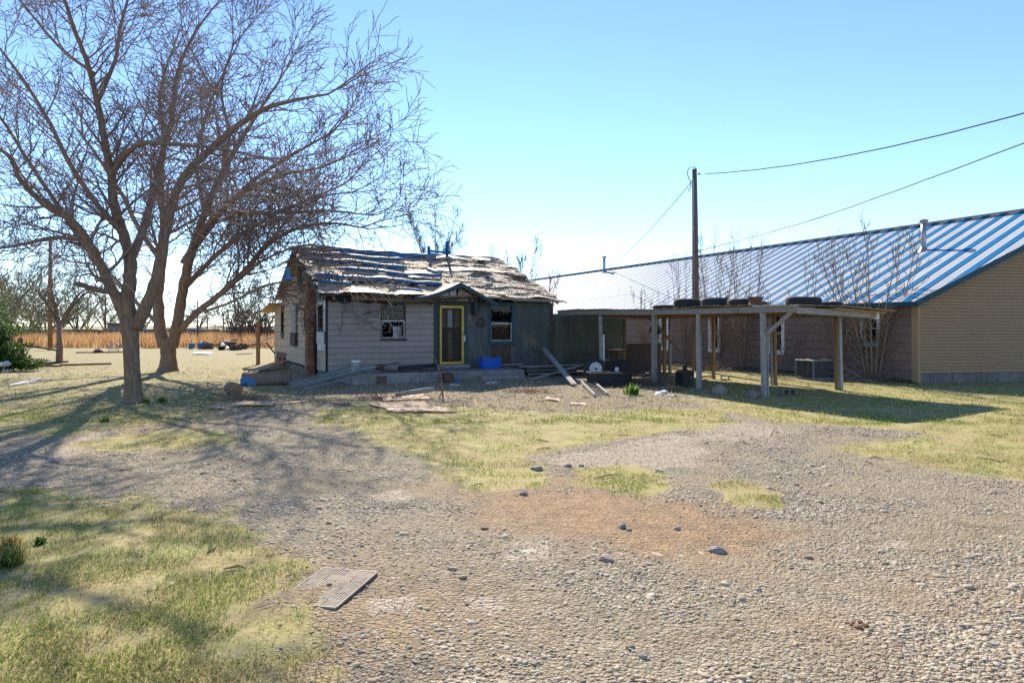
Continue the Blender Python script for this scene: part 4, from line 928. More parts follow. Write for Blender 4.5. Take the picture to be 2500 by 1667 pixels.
# ------------------------------------------------------------------ tyres on the carport roof
def tyre_mesh(ro, w, name='tyre', tread=True):
    ri = ro*.60; k = 40; prof = []
    for a, r, z in (((0), ri, .10), (0, ri, .36), (0, ri+.02, .46), (0, (ri+ro)/2, .52), (0, ro-.05, .50), (0, ro-.015, .44), (0, ro, .36), (0, ro+.003, .18), (0, ro+.003, -.18), (0, ro, -.36), (0, ro-.015, -.44), (0, ro-.05, -.50), (0, (ri+ro)/2, -.52), (0, ri+.02, -.46), (0, ri, -.36), (0, ri, -.10)):
        prof.append((r, z*w+w*.5))
    mb = MB(); mb.lathe(prof, k)
    if tread:
        for zz in (.3, .5, .7):                         # circumferential grooves between raised ribs
            mb.lathe([(ro+.002, (zz-.07)*w), (ro+.010, (zz-.06)*w), (ro+.010, (zz+.06)*w), (ro+.002, (zz+.07)*w)], k)
    return mb.mesh(name, M['tyre'])
tires = [  # x, y in carport frame, radius, width, z lift, tilt, label
    (.45, 4.35, .34, .12, 0, .0, 'thin flat tyre lying on the carport roof beside the shed end'),
    (.42, 3.28, .385, .27, 0, .02, 'fat dark tyre on the carport roof just in front of the utility pole'),
    (.44, 2.15, .385, .26, 0, -.02, 'fat dark tyre on the carport roof second along from the utility pole'),
    (.40, 1.18, .33, .20, 0, .0, 'medium tyre on the carport roof touching the rusty wheel rim'),
    (1.25, 1.45, .33, .18, 0, .0, 'low tyre on the carport roof behind the rusty wheel rim'),
    (1.2, 2.75, .35, .19, 0, .0, 'tyre half hidden between the two fat tyres on carport roof'),
    (.95, -.38, .42, .22, .0, .03, 'wide tyre on the carport roof end next to a pale block'),
    (1.95, -.30, .34, .17, -.03, -.05, 'small tyre over the corner of the carport roof by pale block')]
for x, y, ro, w, dz, tl, lb in tires:
    p = Cw(x, y, 2.325-.03*x+dz); o = tag(link('tyre', tyre_mesh(ro, w), None, p, (tl, tl*.5, random.random())), lb, 'tyre', 'tyres on the carport roof')
mb = MB(); mb.lathe([(.06, .04), (.15, .045), (.17, .03), (.205, .0), (.215, .0), (.215, .02), (.19, .04), (.165, .07), (.16, .14), (.18, .19), (.215, .215), (.225, .235), (.215, .235), (.18, .215), (.15, .17), (.14, .08), (.06, .06)], 28)
tag(mb.build('wheel_rim', M['rust'], None, Cw(.36, .62, 2.32), (.03, 0, 0)), 'rusty bare steel wheel rim standing among tyres on carport roof', 'wheel rim')
mb = MB(); mb.bb(-.09, .09, -.08, .08, 0, .16); mb.bb(-.10, .10, -.09, .09, .16, .175)
tag(mb.build('roof_block', M['white_board'], None, Cw(1.47, -.36, 2.285), (0, 0, .4)), 'pale painted wooden block between two tyres on carport roof', 'block')

# ------------------------------------------------------------------ long building with striped metal roof
BT = R(24); B0 = Vector((12.65, 21.3, 0))
barn = empty('long_building', B0, BT, 'long low building with blue and white striped metal roof and tan gable', 'building')
# local: x = across (towards the ridge), y = along the long wall away; the gable wall is not square to it but swings 13.2 degrees outwards
BW, BL, BZ, BS = 6.9, 43.0, 2.62, .47
SK = R(13.2); gx_, gy_ = math.cos(SK), -math.sin(SK); TS = math.tan(SK)
g_long = lambda a, o, z: (-o, a, z)
g_gab = lambda a, o, z: (a*gx_+o*gy_, a*gy_-o*gx_, z)
GH = BW/gx_                                             # gable half length
wins = [(1.36, 1.92, 1.20, 2.22), (5.46, 6.02, .78, 2.22), (9.06, 9.62, .74, 2.22), (12.66, 13.22, .70, 2.22), (17.5, 18.1, .7, 2.2)]
mb = MB(); cells(mb, 0, BL, 0, BZ, wins, lambda m, a, b, c, d: m.bb(.0, .12, a, b, c, d)); mb.build('wall_core', M['dark_wood'], barn)
mb = MB(); p_ = lambda a, o, z: g_gab(a, o, z)
mb.hexa([p_(.12, 0, 0), p_(2*GH, 0, 0), p_(2*GH, -.12, 0), p_(.12, -.12, 0), p_(.12, 0, BZ), p_(2*GH, 0, BZ), p_(2*GH, -.12, BZ), p_(.12, -.12, BZ)])
mb.add([p_(.02, -.02, BZ), p_(2*GH, -.02, BZ), p_(GH, -.02, BZ+BS*BW)], [(0, 1, 2)]); mb.bb(2*BW-.1, 2*BW, -2*BW*TS, BL, 0, BZ); mb.bb(.12, 2*BW-.1, BL-.1, BL, 0, BZ+1); mb.build('gable_core', M['dark_wood'], barn)
lr = .288
for k in range(9):
    z0 = .10+k*lr; z1 = min(z0+lr, BZ)
    js = [j*3.66+1.8*(k % 2) for j in range(1, 13)]
    for a, b in spans(.12, BL, z0, z1, wins, js): lap(barn, M['long_wall'], a, b, z0, z1-.013, g_long, .002, .032, .008)  # gap onto the dark core stands in for each lap's shadow
vr = .1015; k = 0
while True:                                              # narrow lap boards of the gable
    z0 = .32+k*vr; z1 = z0+vr; k += 1
    if z0 > BZ+BS*BW-.12: break
    f = lambda z: max(0.10, (z-BZ-.03)/(BS*gx_))
    a0, a1 = f(z0), f(z1)
    lap(barn, M['gable_vinyl'], a0, 2*GH-a0, z0, z1-.009, g_gab, .002, .022, .004, a1, 2*GH-a1, 'siding_board')  # thin dark gap per row imitates the shadow under the lap
fb = MB().bb(0, .405, -.006, .05, -.05, .305).mesh('foundation_block', M['block'])
for i in range(33): link('foundation_block', fb, barn, g_gab(.05+i*.42, 0, 0), (0, 0, -SK))
MB().bb(-.045, .085, -.045, .09, .02, BZ-.02).build('corner_trim', M['tan_trim'], barn)
MB().bb(.087, .115, -.050, .03, .02, BZ-.02).build('corner_trim', M['gable_vinyl'], barn)
MB().bb(-.04, -.001, .09, .17, .05, BZ-.02).build('corner_trim', M['tan_trim'], barn)
for h in wins[:4]: window(barn, h, g_long, M['white_trim'], M['white_trim'], .05, False, False, .5, .08, .10)
# roof panels: alternate white pans and raised blue ribs, cut off along the skewed gable
OH = .42; zE = BZ+.10-BS*OH
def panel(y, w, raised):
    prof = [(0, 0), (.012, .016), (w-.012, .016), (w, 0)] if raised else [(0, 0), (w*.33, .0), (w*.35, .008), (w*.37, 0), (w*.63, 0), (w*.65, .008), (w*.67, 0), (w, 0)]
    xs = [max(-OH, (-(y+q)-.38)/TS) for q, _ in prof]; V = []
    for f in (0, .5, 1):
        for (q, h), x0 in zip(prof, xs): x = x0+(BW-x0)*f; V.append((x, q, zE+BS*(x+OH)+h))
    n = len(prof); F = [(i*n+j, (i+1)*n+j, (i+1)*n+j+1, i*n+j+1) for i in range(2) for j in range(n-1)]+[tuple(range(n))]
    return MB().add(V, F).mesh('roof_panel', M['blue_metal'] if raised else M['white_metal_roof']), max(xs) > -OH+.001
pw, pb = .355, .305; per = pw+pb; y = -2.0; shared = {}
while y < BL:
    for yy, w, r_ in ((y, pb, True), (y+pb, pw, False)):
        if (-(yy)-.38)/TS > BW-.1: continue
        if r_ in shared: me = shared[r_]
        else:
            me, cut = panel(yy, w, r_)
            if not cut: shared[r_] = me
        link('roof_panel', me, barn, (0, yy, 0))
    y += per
ridge_z = zE+BS*(BW+OH); YR = -BW*TS-.36
mb = MB(); e2 = -2*BW*TS-.3
mb.hexa([(BW, YR, ridge_z-.05), (2*BW+OH, e2, zE-.05), (2*BW+OH, BL, zE-.05), (BW, BL, ridge_z-.05), (BW, YR, ridge_z-.01), (2*BW+OH, e2, zE-.01), (2*BW+OH, BL, zE-.01), (BW, BL, ridge_z-.01)]); mb.build('far_slope', M['blue_metal'], barn)
yc = OH*TS-.35
mb = MB(); mb.hexa([(-OH, yc, zE-.06), (BW, YR+.02, ridge_z-.06), (BW, BL, ridge_z-.06), (-OH, BL, zE-.06), (-OH, yc, zE-.012), (BW, YR+.02, ridge_z-.012), (BW, BL, ridge_z-.012), (-OH, BL, zE-.012)]); mb.build('roof_underside', M['dark_wood'], barn)
MB().beam((BW-.02, YR-.02, ridge_z+.05), (BW-.02, BL, ridge_z+.05), .40, .04).build('ridge_cap', M['galv'], barn)
MB().bb(-OH-.03, -OH-.005, yc-.02, BL, zE-.13, zE+.02).build('fascia', M['fascia_blue'], barn)
MB().beam((-OH-.02, yc-.03, zE-.04), (BW, YR-.02, ridge_z-.04), .03, .17).build('rake_trim', M['fascia_blue'], barn)
MB().hexa([(-OH, yc, zE-.10), (.0, yc-.1, zE-.10), (0, BL, zE-.10), (-OH, BL, zE-.10), (-OH, yc, zE-.085), (0, yc-.1, zE-.085), (0, BL, zE-.085), (-OH, BL, zE-.085)]).build('soffit', M['fascia_blue'], barn)
def flue(y, x, h, r):
    z = zE+BS*(x+OH); f = empty('vent_flue', (x, y, z)); f.parent = barn
    MB().tube([(0, 0, -.1), (0, 0, h)], r, 12).build('pipe', M['galv'], f)
    MB().lathe([(r, h-.06), (r*1.7, h-.02), (r*1.7, h+.03), (r*1.9, h+.03), (r*1.9, h+.06), (0, h+.10)], 12).build('cap', M['galv'], f)
    MB().lathe([(r*2.6, -.09), (r*1.4, .05), (r*1.02, .12)], 12).build('flashing', M['galv'], f)
flue(2.58, 3.99, 1.05, .085); flue(28.8, 6.4, 1.1, .10)
# AC condenser beside the wall
ac = empty('air_conditioner', (10.25, 23.0, 0.0), R(20), 'grey outdoor air conditioning unit on the grass beside brown siding wall', 'air conditioner')
MB().bb(-.5, .5, -.4, .4, .0, .08).build('base_pad', M['concrete'], ac)
MB().bb(-.47, .40, -.36, .36, .10, .60).build('coil_core', M['black_plastic'], ac)
MB().bb(-.52, .52, -.42, .42, .61, .66).build('top_panel', M['ac_metal'], ac, bevel=.01)
for x in (-.5, .5):
    for y in (-.4, .4): MB().bb(x-.02, x+.02, y-.02, y+.02, .08, .61).build('corner_post', M['ac_metal'], ac)
MB().bb(.41, .50, -.38, .38, .10, .61).build('service_panel', M['ac_metal'], ac)
MB().bb(.502, .506, -.2, -.05, .34, .52).build('rating_plate', M['white_plastic'], ac)
mb = MB()
for i in range(21): mb.bb(-.48+i*.047, -.474+i*.047, -.405, -.395, .10, .61)
for i in range(9): mb.bb(-.48, .48, -.407, -.399, .12+i*.058, .125+i*.058)
for i in range(14): mb.bb(-.505, -.495, -.36+i*.055, -.354+i*.055, .10, .61)
mb.build('grille', M['grille'], ac)
mb = MB(); mb.lathe([(.30, .66), (.31, .68), (.29, .69), (.28, .66)], 24); mb.build('fan_ring', M['black_plastic'], ac)

# ------------------------------------------------------------------ utility pole and cables
UP = Vector((7.26, 27.0, 0))
up = empty('utility_pole', UP, 0, 'tall weathered utility pole rising behind the carport', 'utility pole')
MB().tube([(0, 0, -.3), (.0, 0, 3), (-.02, 0, 6), (-.05, 0, 7.98)], [.15, .135, .115, .10], 12).build('shaft', M['pole_wood'], up)
MB().tube([(-.13, 0, 7.5), (-.11, 0, 7.58)], .03, 8).build('insulator', M['galv'], up)
MB().tube([(.08, -.02, 7.80), (.18, -.05, 7.78)], .035, 8).build('insulator', M['galv'], up)
MB().tube([(-.08, -.10, 2.6), (-.11, -.10, 7.4), (-.16, -.09, 7.95)], .016, 6).build('conduit', M['galv'], up)
def cable(pts, sagm, label, n=28, r=.014):
    out = []
    for a, b in zip(pts[:-1], pts[1:]):
        a, b = Vector(a), Vector(b)
        for i in range(n+1): f = i/n; p = a.lerp(b, f); p.z -= 4*sagm*f*(1-f)*1.0; p.z += .004*math.sin(i*1.7); out.append(p)
    return tag(MB().tube(out, r, 6).build('cable', M['wire']), label, 'cable')
top = UP+Vector((-.05, 0, 7.85))
cable([UP+Vector((.16, -.05, 7.78)), P(2640, 236, 15.5)], .35, 'overhead cable running from the utility pole top off over the yard', r=.017)
cable([P(1180, 640, 60), P(1500, 648, 42), P(1700, 614, 26.6), P(2000, 532, 20), P(2640, 296, 13)], .03, 'long overhead cable passing across the utility pole shaft', 16, .013)
fl = barn.matrix_world
bl = lambda x, y, z: Vector((B0.x+x*math.cos(BT)-y*math.sin(BT), B0.y+x*math.sin(BT)+y*math.cos(BT), z))
cable([UP+Vector((-.14, 0, 7.5)), bl(6.7, 28.6, 6.05)], .25, 'service cable dropping from the utility pole to the building ridge', r=.017)
mb = MB(); mb.tube([UP+Vector(q) for q in ((.02, -.1, 7.97), (-.12, -.12, 8.05), (-.28, -.1, 8.0), (-.36, -.1, 7.85), (-.30, -.08, 7.62), (-.2, -.05, 7.45), (-.18, -.02, 7.3), (-.30, 0, 7.1))], .016, 6)
tag(mb.build('cable', M['wire']), 'slack loop of cable hanging at the utility pole top', 'cable')
# ------------------------------------------------------------------ things on and around the porch
def crumple(name, mat, loc, rx, ry, rz, label, cat, seed, n=3, amp=.45, group=None):
    import bmesh
    bm = bmesh.new(); bmesh.ops.create_icosphere(bm, subdivisions=n, radius=1); r = random.Random(seed)
    ks = [(Vector((r.uniform(-1, 1), r.uniform(-1, 1), r.uniform(-1, 1))).normalized(), r.uniform(3, 9), r.uniform(0, 6)) for _ in range(7)]
    for v in bm.verts:
        c = v.co.copy(); s = 1+sum(amp/4*math.sin(c.dot(k)*f+p) for k, f, p in ks); v.co = Vector((c.x*rx*s, c.y*ry*s, max(-.02, (c.z*rz*s)+rz*.5)))
    me = bpy.data.meshes.new(name); bm.to_mesh(me); bm.free(); me.materials.append(mat)
    return tag(link(name, me, None, loc, (0, 0, r.random()*6)), label, cat, group)
def rock(name, loc, s, seed, label, cat='stone', mat='stone', flat=.55, group=None):
    import bmesh
    bm = bmesh.new(); bmesh.ops.create_icosphere(bm, subdivisions=2, radius=1); r = random.Random(seed)
    ks = [Vector((r.uniform(-1, 1), r.uniform(-1, 1), r.uniform(-1, 1))).normalized() for _ in range(9)]
    for v in bm.verts:
        c = v.co.copy(); d = 1.0
        for k in ks: d = min(d, .72/max(.2, c.dot(k))) if c.dot(k) > .6 else d
        v.co = Vector((c.x*d*s, c.y*d*s*.75, c.z*d*s*flat))
    me = bpy.data.meshes.new(name); bm.to_mesh(me); bm.free(); me.materials.append(M[mat])
    return tag(link(name, me, None, Vector(loc)+Vector((0, 0, s*flat*.35)), (r.uniform(-.2, .2), r.uniform(-.2, .2), r.random()*6)), label, cat, group)
# blue tub
p = Hw(5.42, -1.0, .302)
t = empty('storage_tub', p, HT+.03, 'bright blue plastic storage tub standing on the porch slab', 'tub')
def rr(w, d, z, r=.05): return [(x, y, z) for x, y in ((-w/2+r, -d/2), (w/2-r, -d/2), (w/2, -d/2+r), (w/2, d/2-r), (w/2-r, d/2), (-w/2+r, d/2), (-w/2, d/2-r), (-w/2, -d/2+r))]
mb = MB(); R0, R1, R2 = rr(.66, .38, 0), rr(.76, .46, .36), rr(.74, .44, .36); R3 = rr(.64, .36, .02)
V = R0+R1+R2+R3; F = []
for a, b in ((0, 8), (8, 16), (16, 24)): F += [(a+i, a+(i+1) % 8, b+(i+1) % 8, b+i) for i in range(8)]
F += [tuple(range(7, -1, -1)), tuple(24+i for i in range(8))]; mb.add(V, F); mb.build('body', M['blue_plastic'], t)
mb = MB(); a, b, c = rr(.80, .50, .35), rr(.80, .50, .385), rr(.75, .45, .385); V = a+b+c; F = [(i, (i+1) % 8, 8+(i+1) % 8, 8+i) for i in range(8)]+[(8+i, 8+(i+1) % 8, 16+(i+1) % 8, 16+i) for i in range(8)]; mb.add(V, F); mb.build('rim', M['blue_plastic'], t)
for x in (-.41, .41): MB().bb(x-.03, x+.03, -.09, .09, .30, .34).build('handle', M['blue_plastic'], t)
# white bucket
p = Hw(.82, -.55, .312); t = empty('bucket', p, 0, 'white plastic bucket standing on the porch against the siding', 'bucket')
MB().lathe([(0, .0), (.13, .0), (.15, .30), (.165, .30), (.165, .33), (.155, .33), (.155, .37), (.145, .37), (.125, .02), (0, .02)], 24).build('body', M['white_plastic'], t)
MB().tube([(-.16, 0, .32), (-.14, -.1, .22), (0, -.17, .16), (.14, -.1, .22), (.16, 0, .32)], .005, 5).build('handle', M['galv'], t)
# metal pipes fanned over the porch end
pipes = [((692, 941), (.45, -1.05, .47), ''), ((704, 945), (.75, -1.15, .50), ''), ((712, 950), (1.0, -1.4, .48), ''), ((726, 953), (1.15, -1.55, .44), ''), ((742, 957), (1.2, -1.85, .40), ''), ((738, 947), (1.3, -1.3, .52), '')]
for i, (g, b, _) in enumerate(pipes):
    a = GG(*g, .09); e = Hw(*b)
    tag(MB().beam(a, e, .05, .04).build('metal_rail', M['galv'] if i % 3 else M['ac_metal']), 'grey metal rail sloping from the grass onto the porch end', 'metal rail', 'metal rails leaning on the porch end')
a = Hw(.7, -1.3, .40); e = Hw(2.35, -.35, .56); tag(MB().beam(a, e, .04, .03).build('long_strip', M['dark_wood']), 'long thin dark strip resting above the pile of rails on porch', 'strip')
tag(MB().tube([Hw(2.2, -.75, .40), Hw(3.0, -.72, .42), Hw(3.45, -.70, .44)], .075, 10).build('black_pipe', M['black_plastic']), 'thick black pipe lying on the porch below the front window', 'pipe')
for i, (x0, y0, x1, y1) in enumerate(((.9, -1.5, 3.4, -1.2), (1.1, -1.3, 2.6, -1.55), (1.6, -1.6, 3.6, -1.5), (2.2, -1.25, 3.7, -1.05))):
    tag(MB().beam(Hw(x0, y0, .33+.025*i), Hw(x1, y1, .335+.025*i), .09, .02).build('board', M['dark_wood']), 'dark weathered board lying flat along the porch slab', 'board', 'dark boards on the porch slab')
# clay blocks / flower pots
for (x, y, z, s), lb in (((1.72, -.22, .31, .20), 'rusty brown box block against the siding under window'), ((1.25, -1.9, .02, .24), 'rust stained brown block set against porch slab face'), ((3.35, -2.15, .02, .27), 'dark brown square planter on the ground before the porch')):
    t = empty('planter', Hw(x, y, z), HT, lb, 'planter')
    mb = MB(); h = s*.95; w = s*.62; mb.hexa([(-w*.85, -w*.85, 0), (w*.85, -w*.85, 0), (w*.85, w*.85, 0), (-w*.85, w*.85, 0), (-w, -w, h), (w, -w, h), (w, w, h), (-w, w, h)]); mb.build('body', M['rust'], t, bevel=.008)
    MB().bb(-w*1.06, w*1.06, -w*1.06, w*1.06, h*.86, h*1.0).build('rim', M['rust'], t)
crumple('plastic_scrap', M['blue_cloth'], Hw(3.65, -2.25, 0), .09, .07, .08, 'scrap of light blue plastic beside the brown planter', 'scrap', 3)
crumple('plastic_scrap', M['bag'], GG(1200, 936), .22, .10, .04, 'crumpled pale plastic on shaded grass below the blue tub', 'scrap', 5)
crumple('plastic_scrap', M['bag'], GG(1110, 940), .16, .08, .03, 'small pale plastic scrap on shaded grass before the porch', 'scrap', 6)
# wreath
t = empty('wreath', Hw(5.52, -.05, 1.93), HT, 'dark round wreath hanging on the wall between door and window', 'wreath')
V = []; mb = MB()
for i in range(60):
    a = random.random()*6.283; rr_ = .13+random.uniform(-.05, .05); c = Vector((math.cos(a)*rr_, -random.random()*.06, math.sin(a)*rr_)); d = Vector((random.uniform(-1, 1), random.uniform(-.6, .2), random.uniform(-1, 1))).normalized()*.05; e = d.cross(Vector((0, 1, 0)))*.4
    mb.add([c-d, c+e, c+d, c-e], [(0, 1, 2, 3)])
mb.build('sprigs', M['door_wood'], t)
MB().tube([(math.cos(i*.524)*.13, -.02, math.sin(i*.524)*.13) for i in range(13)], .02, 6).build('ring', M['dark_wood'], t)
for i in range(9): a = i*.7; crumple('berry', M['white_board'], (0, 0, 0), .012, .012, .012, None, None, i, 1, .1).parent = t; bpy.data.objects[-1] if False else None
for o_, i in zip([c for c in t.children if c.name.startswith('berry')], range(9)): o_.location = (math.cos(i*.7)*.14, -.06, math.sin(i*.7)*.14); o_.name = 'ornament'
# lumber pile right of the tub
k = 0
for lay in range(6):
    for j in range(3):
        x0 = 6.25+random.uniform(-.4, .5); ln = random.uniform(1.6, 3.4); y = -1.55+.42*j+random.uniform(-.15, .15); z = .06+.055*lay
        a, e = Hw(x0, y, z), Hw(x0+ln, y+random.uniform(-.25, .25), z+random.uniform(-.02, .05))
        tag(MB().beam(a, e, random.uniform(.09, .16), .035).build('plank', random.choice((M['dark_wood'], M['grey_beam'], M['dark_wood'], M['raw_wood']))), 'weathered plank in the heap of boards beside the porch', 'plank', 'planks heaped beside the porch')
tag(MB().beam(Hw(7.95, -.35, .95), GG(1402, 942, .06), .17, .05).build('leaning_plank', M['grey_beam']), 'long grey plank leaning down from the shed wall to grass', 'plank')
tag(MB().beam(GG(1300, 930, .05), Hw(8.6, -2.1, .42), .12, .04).build('propped_plank', M['grey_beam']), 'short grey plank propped low against the heap of boards', 'plank')
tag(MB().beam(Hw(5.9, -.5, .38), Hw(7.0, -.45, .40), .15, .04).build('pale_plank', M['grey_beam']), 'pale plank end poking out behind the blue tub', 'plank')
# wheel with white steel rim, standing
wp = GG(1452, 926)
t = empty('spare_wheel', (wp.x, wp.y, .0), R(12), 'tyre on a white slotted steel wheel standing under the carport edge', 'wheel')
ty = link('tyre', tyre_mesh(.36, .24), t, (0, .12, .36), (R(90), 0, 0))
mb = MB(); mb.lathe([(.215, .02), (.225, .0), (.215, -.012), (.195, .0), (.185, .04), (.16, .05), (.135, .028), (.11, .028), (.085, .04), (.05, .03), (.045, .06), (.0, .06)], 32); rim = mb.build('rim', M['white_plastic'], t, (0, -.115, .36), (R(-90), 0, 0))
rim.rotation_euler = (R(90), 0, 0); rim.location = (0, -.10, .36); rim.scale = (1, 1, -1)
for i in range(10):
    a = i*.628; MB().bb(-.022, .022, -.008, .008, 0, .012).build('slot', M['tyre'], t, (math.cos(a)*.148, -.145, .36+math.sin(a)*.148), (R(90), 0, 0)).rotation_euler = (R(90), -a+R(90), 0)
MB().lathe([(.03, 0), (.04, .015), (0, .02)], 12).build('hub_hole', M['tyre'], t, (0, -.155, .36), (R(90), 0, 0))
# black troughs next to the wheel
for (g0, w, d, h, rz), lb in ((((1487, 940), 1.35, .55, .42, .05), 'long black plastic trough in front of the white wheel'), (((1500, 922), 1.0, .45, .60, .1), 'taller black plastic bin behind the long black trough')):
    q = GG(*g0); t = empty('black_trough', q, rz+.1, lb, 'trough')
    mb = MB(); R0, R1, R2, R3 = rr(w*.92, d*.85, 0, .06), rr(w, d, h, .07), rr(w*.95, d*.9, h, .07), rr(w*.88, d*.8, .03, .06)
    V = R0+R1+R2+R3; F = []
    for a, b in ((0, 8), (8, 16), (16, 24)): F += [(a+i, a+(i+1) % 8, b+(i+1) % 8, b+i) for i in range(8)]
    F += [tuple(range(7, -1, -1)), tuple(24+i for i in range(8))]; mb.add(V, F); mb.build('body', M['black_plastic'], t)
    MB().beam((-w/2-.02, -d/2-.02, h-.03), (w/2+.02, -d/2-.02, h-.03), .03, .05).build('rim', M['black_plastic'], t)
# open cabinet with an ochre side
q = Vector((4.12, 25.6, 0)); t = empty('cabinet', q, R(20), 'open dark cabinet with an ochre side panel against the shed', 'cabinet')
MB().bb(-.05, .42, -.22, -.20, .0, .92).build('side_panel', M['yellow'] if False else pmat('ochre board', (.26, .17, .06), (.20, .13, .05), 3, .7, .1), t)
MB().bb(-.70, -.05, -.25, .25, .86, .92).build('top_panel', M['dark_wood'], t); MB().bb(-.70, -.66, -.25, .25, 0, .86).build('side_panel', M['dark_wood'], t)
MB().bb(-.66, -.05, .22, .25, .05, .86).build('back_panel', M['dark_wood'], t); MB().bb(-.66, -.05, -.25, .22, .30, .33).build('shelf', M['dark_wood'], t); MB().bb(-.66, -.05, -.25, .22, .02, .05).build('base', M['dark_wood'], t)
a = mb = MB(); mb.lathe([(0, 0), (.09, 0), (.06, .28), (.04, .28), (0, .28)], 10); tag(mb.build('white_jug', M['white_plastic'], None, GG(1506, 927, .12)), 'small white tapered jug beside the ochre cabinet panel', 'jug')
# brown plywood sheet on edge
t = empty('plywood_barrier', (4.35, 25.4, 0), R(18), 'dark brown plywood sheet standing on edge behind carport posts', 'barrier')
MB().bb(-.1, 1.35, -.012, .012, .05, 1.12).build('sheet', M['door_wood'], t); MB().beam((-.1, -.01, 1.14), (1.35, -.01, 1.13), .05, .03).build('top_rail', M['raw_wood'], t)
MB().bb(.62, .70, .02, .10, 0, 1.1).build('stake', M['dark_wood'], t)
# old bracket lamp / dish on the post
t = empty('satellite_dish', (5.25, 25.0, 1.62), R(160), 'dark round dish bracketed to a post behind the carport', 'dish')
mb = MB(); mb.lathe([(0, .0), (.10, .015), (.18, .05), (.215, .085), (.21, .09), (.17, .06), (.09, .025), (0, .012)], 20); o = mb.build('bowl', M['black_plastic'], t, (0, 0, 0), (R(75), 0, 0)); MB().tube([(0, .02, 0), (0, .1, -.1), (-.05, .15, -.3), (-.05, .15, -1.62)], .018, 6).build('arm', M['dark_wood'], t)
# ladder lying on the grass
a0, a1 = GG(1420, 940, .10), GG(1452, 970, .05); b0, b1 = GG(1448, 938, .10), GG(1483, 967, .05)
t = empty('ladder', a1, 0, 'short wooden ladder lying on dry grass before the wheel', 'ladder')
MB().beam(a0-a1, a1-a1, .05, .07).build('side_rail', M['grey_beam'], t); MB().beam(b0-a1, b1-a1, .05, .07).build('side_rail', M['grey_beam'], t)
for i in range(8):
    f = .05+i*.13; MB().tube([a0.lerp(a1, f)-a1, b0.lerp(b1, f)-a1], .018, 6).build('rung', M['grey_beam'], t)
# lidded black box / grill
q = GG(1672, 945); t = empty('charcoal_grill', q, R(25), 'small square black box grill with a pointed lid under the carport', 'grill')
MB().bb(-.20, .20, -.18, .18, .05, .42).build('body', M['black_plastic'], t, bevel=.01)
mb = MB(); mb.hexa([(-.24, -.22, .42), (.24, -.22, .42), (.24, .22, .42), (-.24, .22, .42), (-.14, -.12, .50), (.14, -.12, .50), (.14, .12, .50), (-.14, .12, .50)]); mb.build('lid', M['dark_wood'], t)
mb = MB(); mb.lathe([(.10, .50), (.06, .54), (.07, .58), (.02, .64), (0, .64)], 8); mb.build('knob', M['black_plastic'], t)
for x in (-.17, .17):
    for y in (-.15, .15): MB().bb(x-.015, x+.015, y-.015, y+.015, 0, .05).build('leg', M['black_plastic'], t)
MB().tube([(.05, -.19, .35), (.05, -.22, .3), (.05, -.19, .1)], .008, 5).build('handle', M['galv'], t)
# hoses / branches on the ground under the carport
for i, (pts, lb) in enumerate(((((1560, 922), (1600, 915), (1650, 917), (1668, 928)), 'dark fallen branch on the dirt behind the black grill'), (((1690, 930), (1720, 925), (1738, 921)), 'short dark branch on dirt between the carport posts'))):
    tag(MB().tube([GG(x, y, .05+.03*(j % 2)) for j, (x, y) in enumerate(pts)], [.04, .035, .03, .015][:len(pts)], 7).build('fallen_branch', M['limb']), lb, 'branch')
# stones and blocks by the carport
tag(rock('boulder', GG(1757, 962), .24, 3, 'rounded grey boulder on bare dirt between carport posts', flat=.8), None, 'stone')
tag(rock('boulder', GG(1838, 972), .21, 8, 'grey boulder lying against the foot of the corner carport post', flat=.75), None, 'stone')
t = empty('cinder_block', GG(1922, 967), R(12), 'hollow grey cinder block lying on shaded grass by carport', 'block')
for x in (-.2, -.015, .17): MB().bb(x, x+.03, -.1, .1, .03, .15).build('web', M['block'], t)
MB().bb(-.2, .2, -.1, .1, 0, .03).build('face_shell', M['block'], t); MB().bb(-.2, .2, -.1, .1, .15, .185).build('face_shell', M['block'], t)
t = empty('cinder_block', GG(1770, 927), R(-10), 'small dark block on sunlit grass behind the carport boulder', 'block')
for x in (-.14, .11): MB().bb(x, x+.03, -.08, .08, .03, .12).build('web', M['block'], t)
MB().bb(-.14, .14, -.08, .08, 0, .03).build('face_shell', M['block'], t); MB().bb(-.14, .14, -.08, .08, .12, .15).build('face_shell', M['block'], t)
crumple('plastic_bag', M['bag'], GG(1617, 962), .26, .10, .05, 'crumpled white plastic bag on dry grass before the grill', 'bag', 12)
crumple('plastic_bag', M['bag'], GG(1640, 968), .14, .07, .04, 'small trailing end of white plastic on the grass', 'bag', 13)
# logs
q = GG(576, 966); t = empty('log', (q.x, q.y, .16), R(35), 'short sawn log with pale brown end on leaf litter', 'log')
MB().tube([(0, -.02, 0), (0, .30, .0), (0, .62, -.01)], [.165, .17, .165], 16).build('trunk', M['limb'], t); MB().lathe([(0, 0), (.15, 0), (.16, -.006)], 16).build('cut_end', M['log_end'], t, (0, -.025, 0), (R(90), 0, 0))
crumple('blue_cloth', M['blue_cloth'], q+Vector((.12, .45, .22)), .16, .20, .15, 'faded blue cloth draped over the sawn log end', 'cloth', 21)
q = GG(618, 940); t = empty('log', (q.x, q.y, .18), R(100), 'larger dark log lying in shade beside the house', 'log')
MB().tube([(0, .3, 0), (0, -.3, 0), (0, -1.1, 0)], [.20, .21, .19], 16).build('trunk', M['limb'], t); MB().lathe([(0, 0), (.18, 0), (.2, -.006)], 16).build('cut_end', M['log_end'], t, (0, .31, 0), (R(-90), 0, 0))
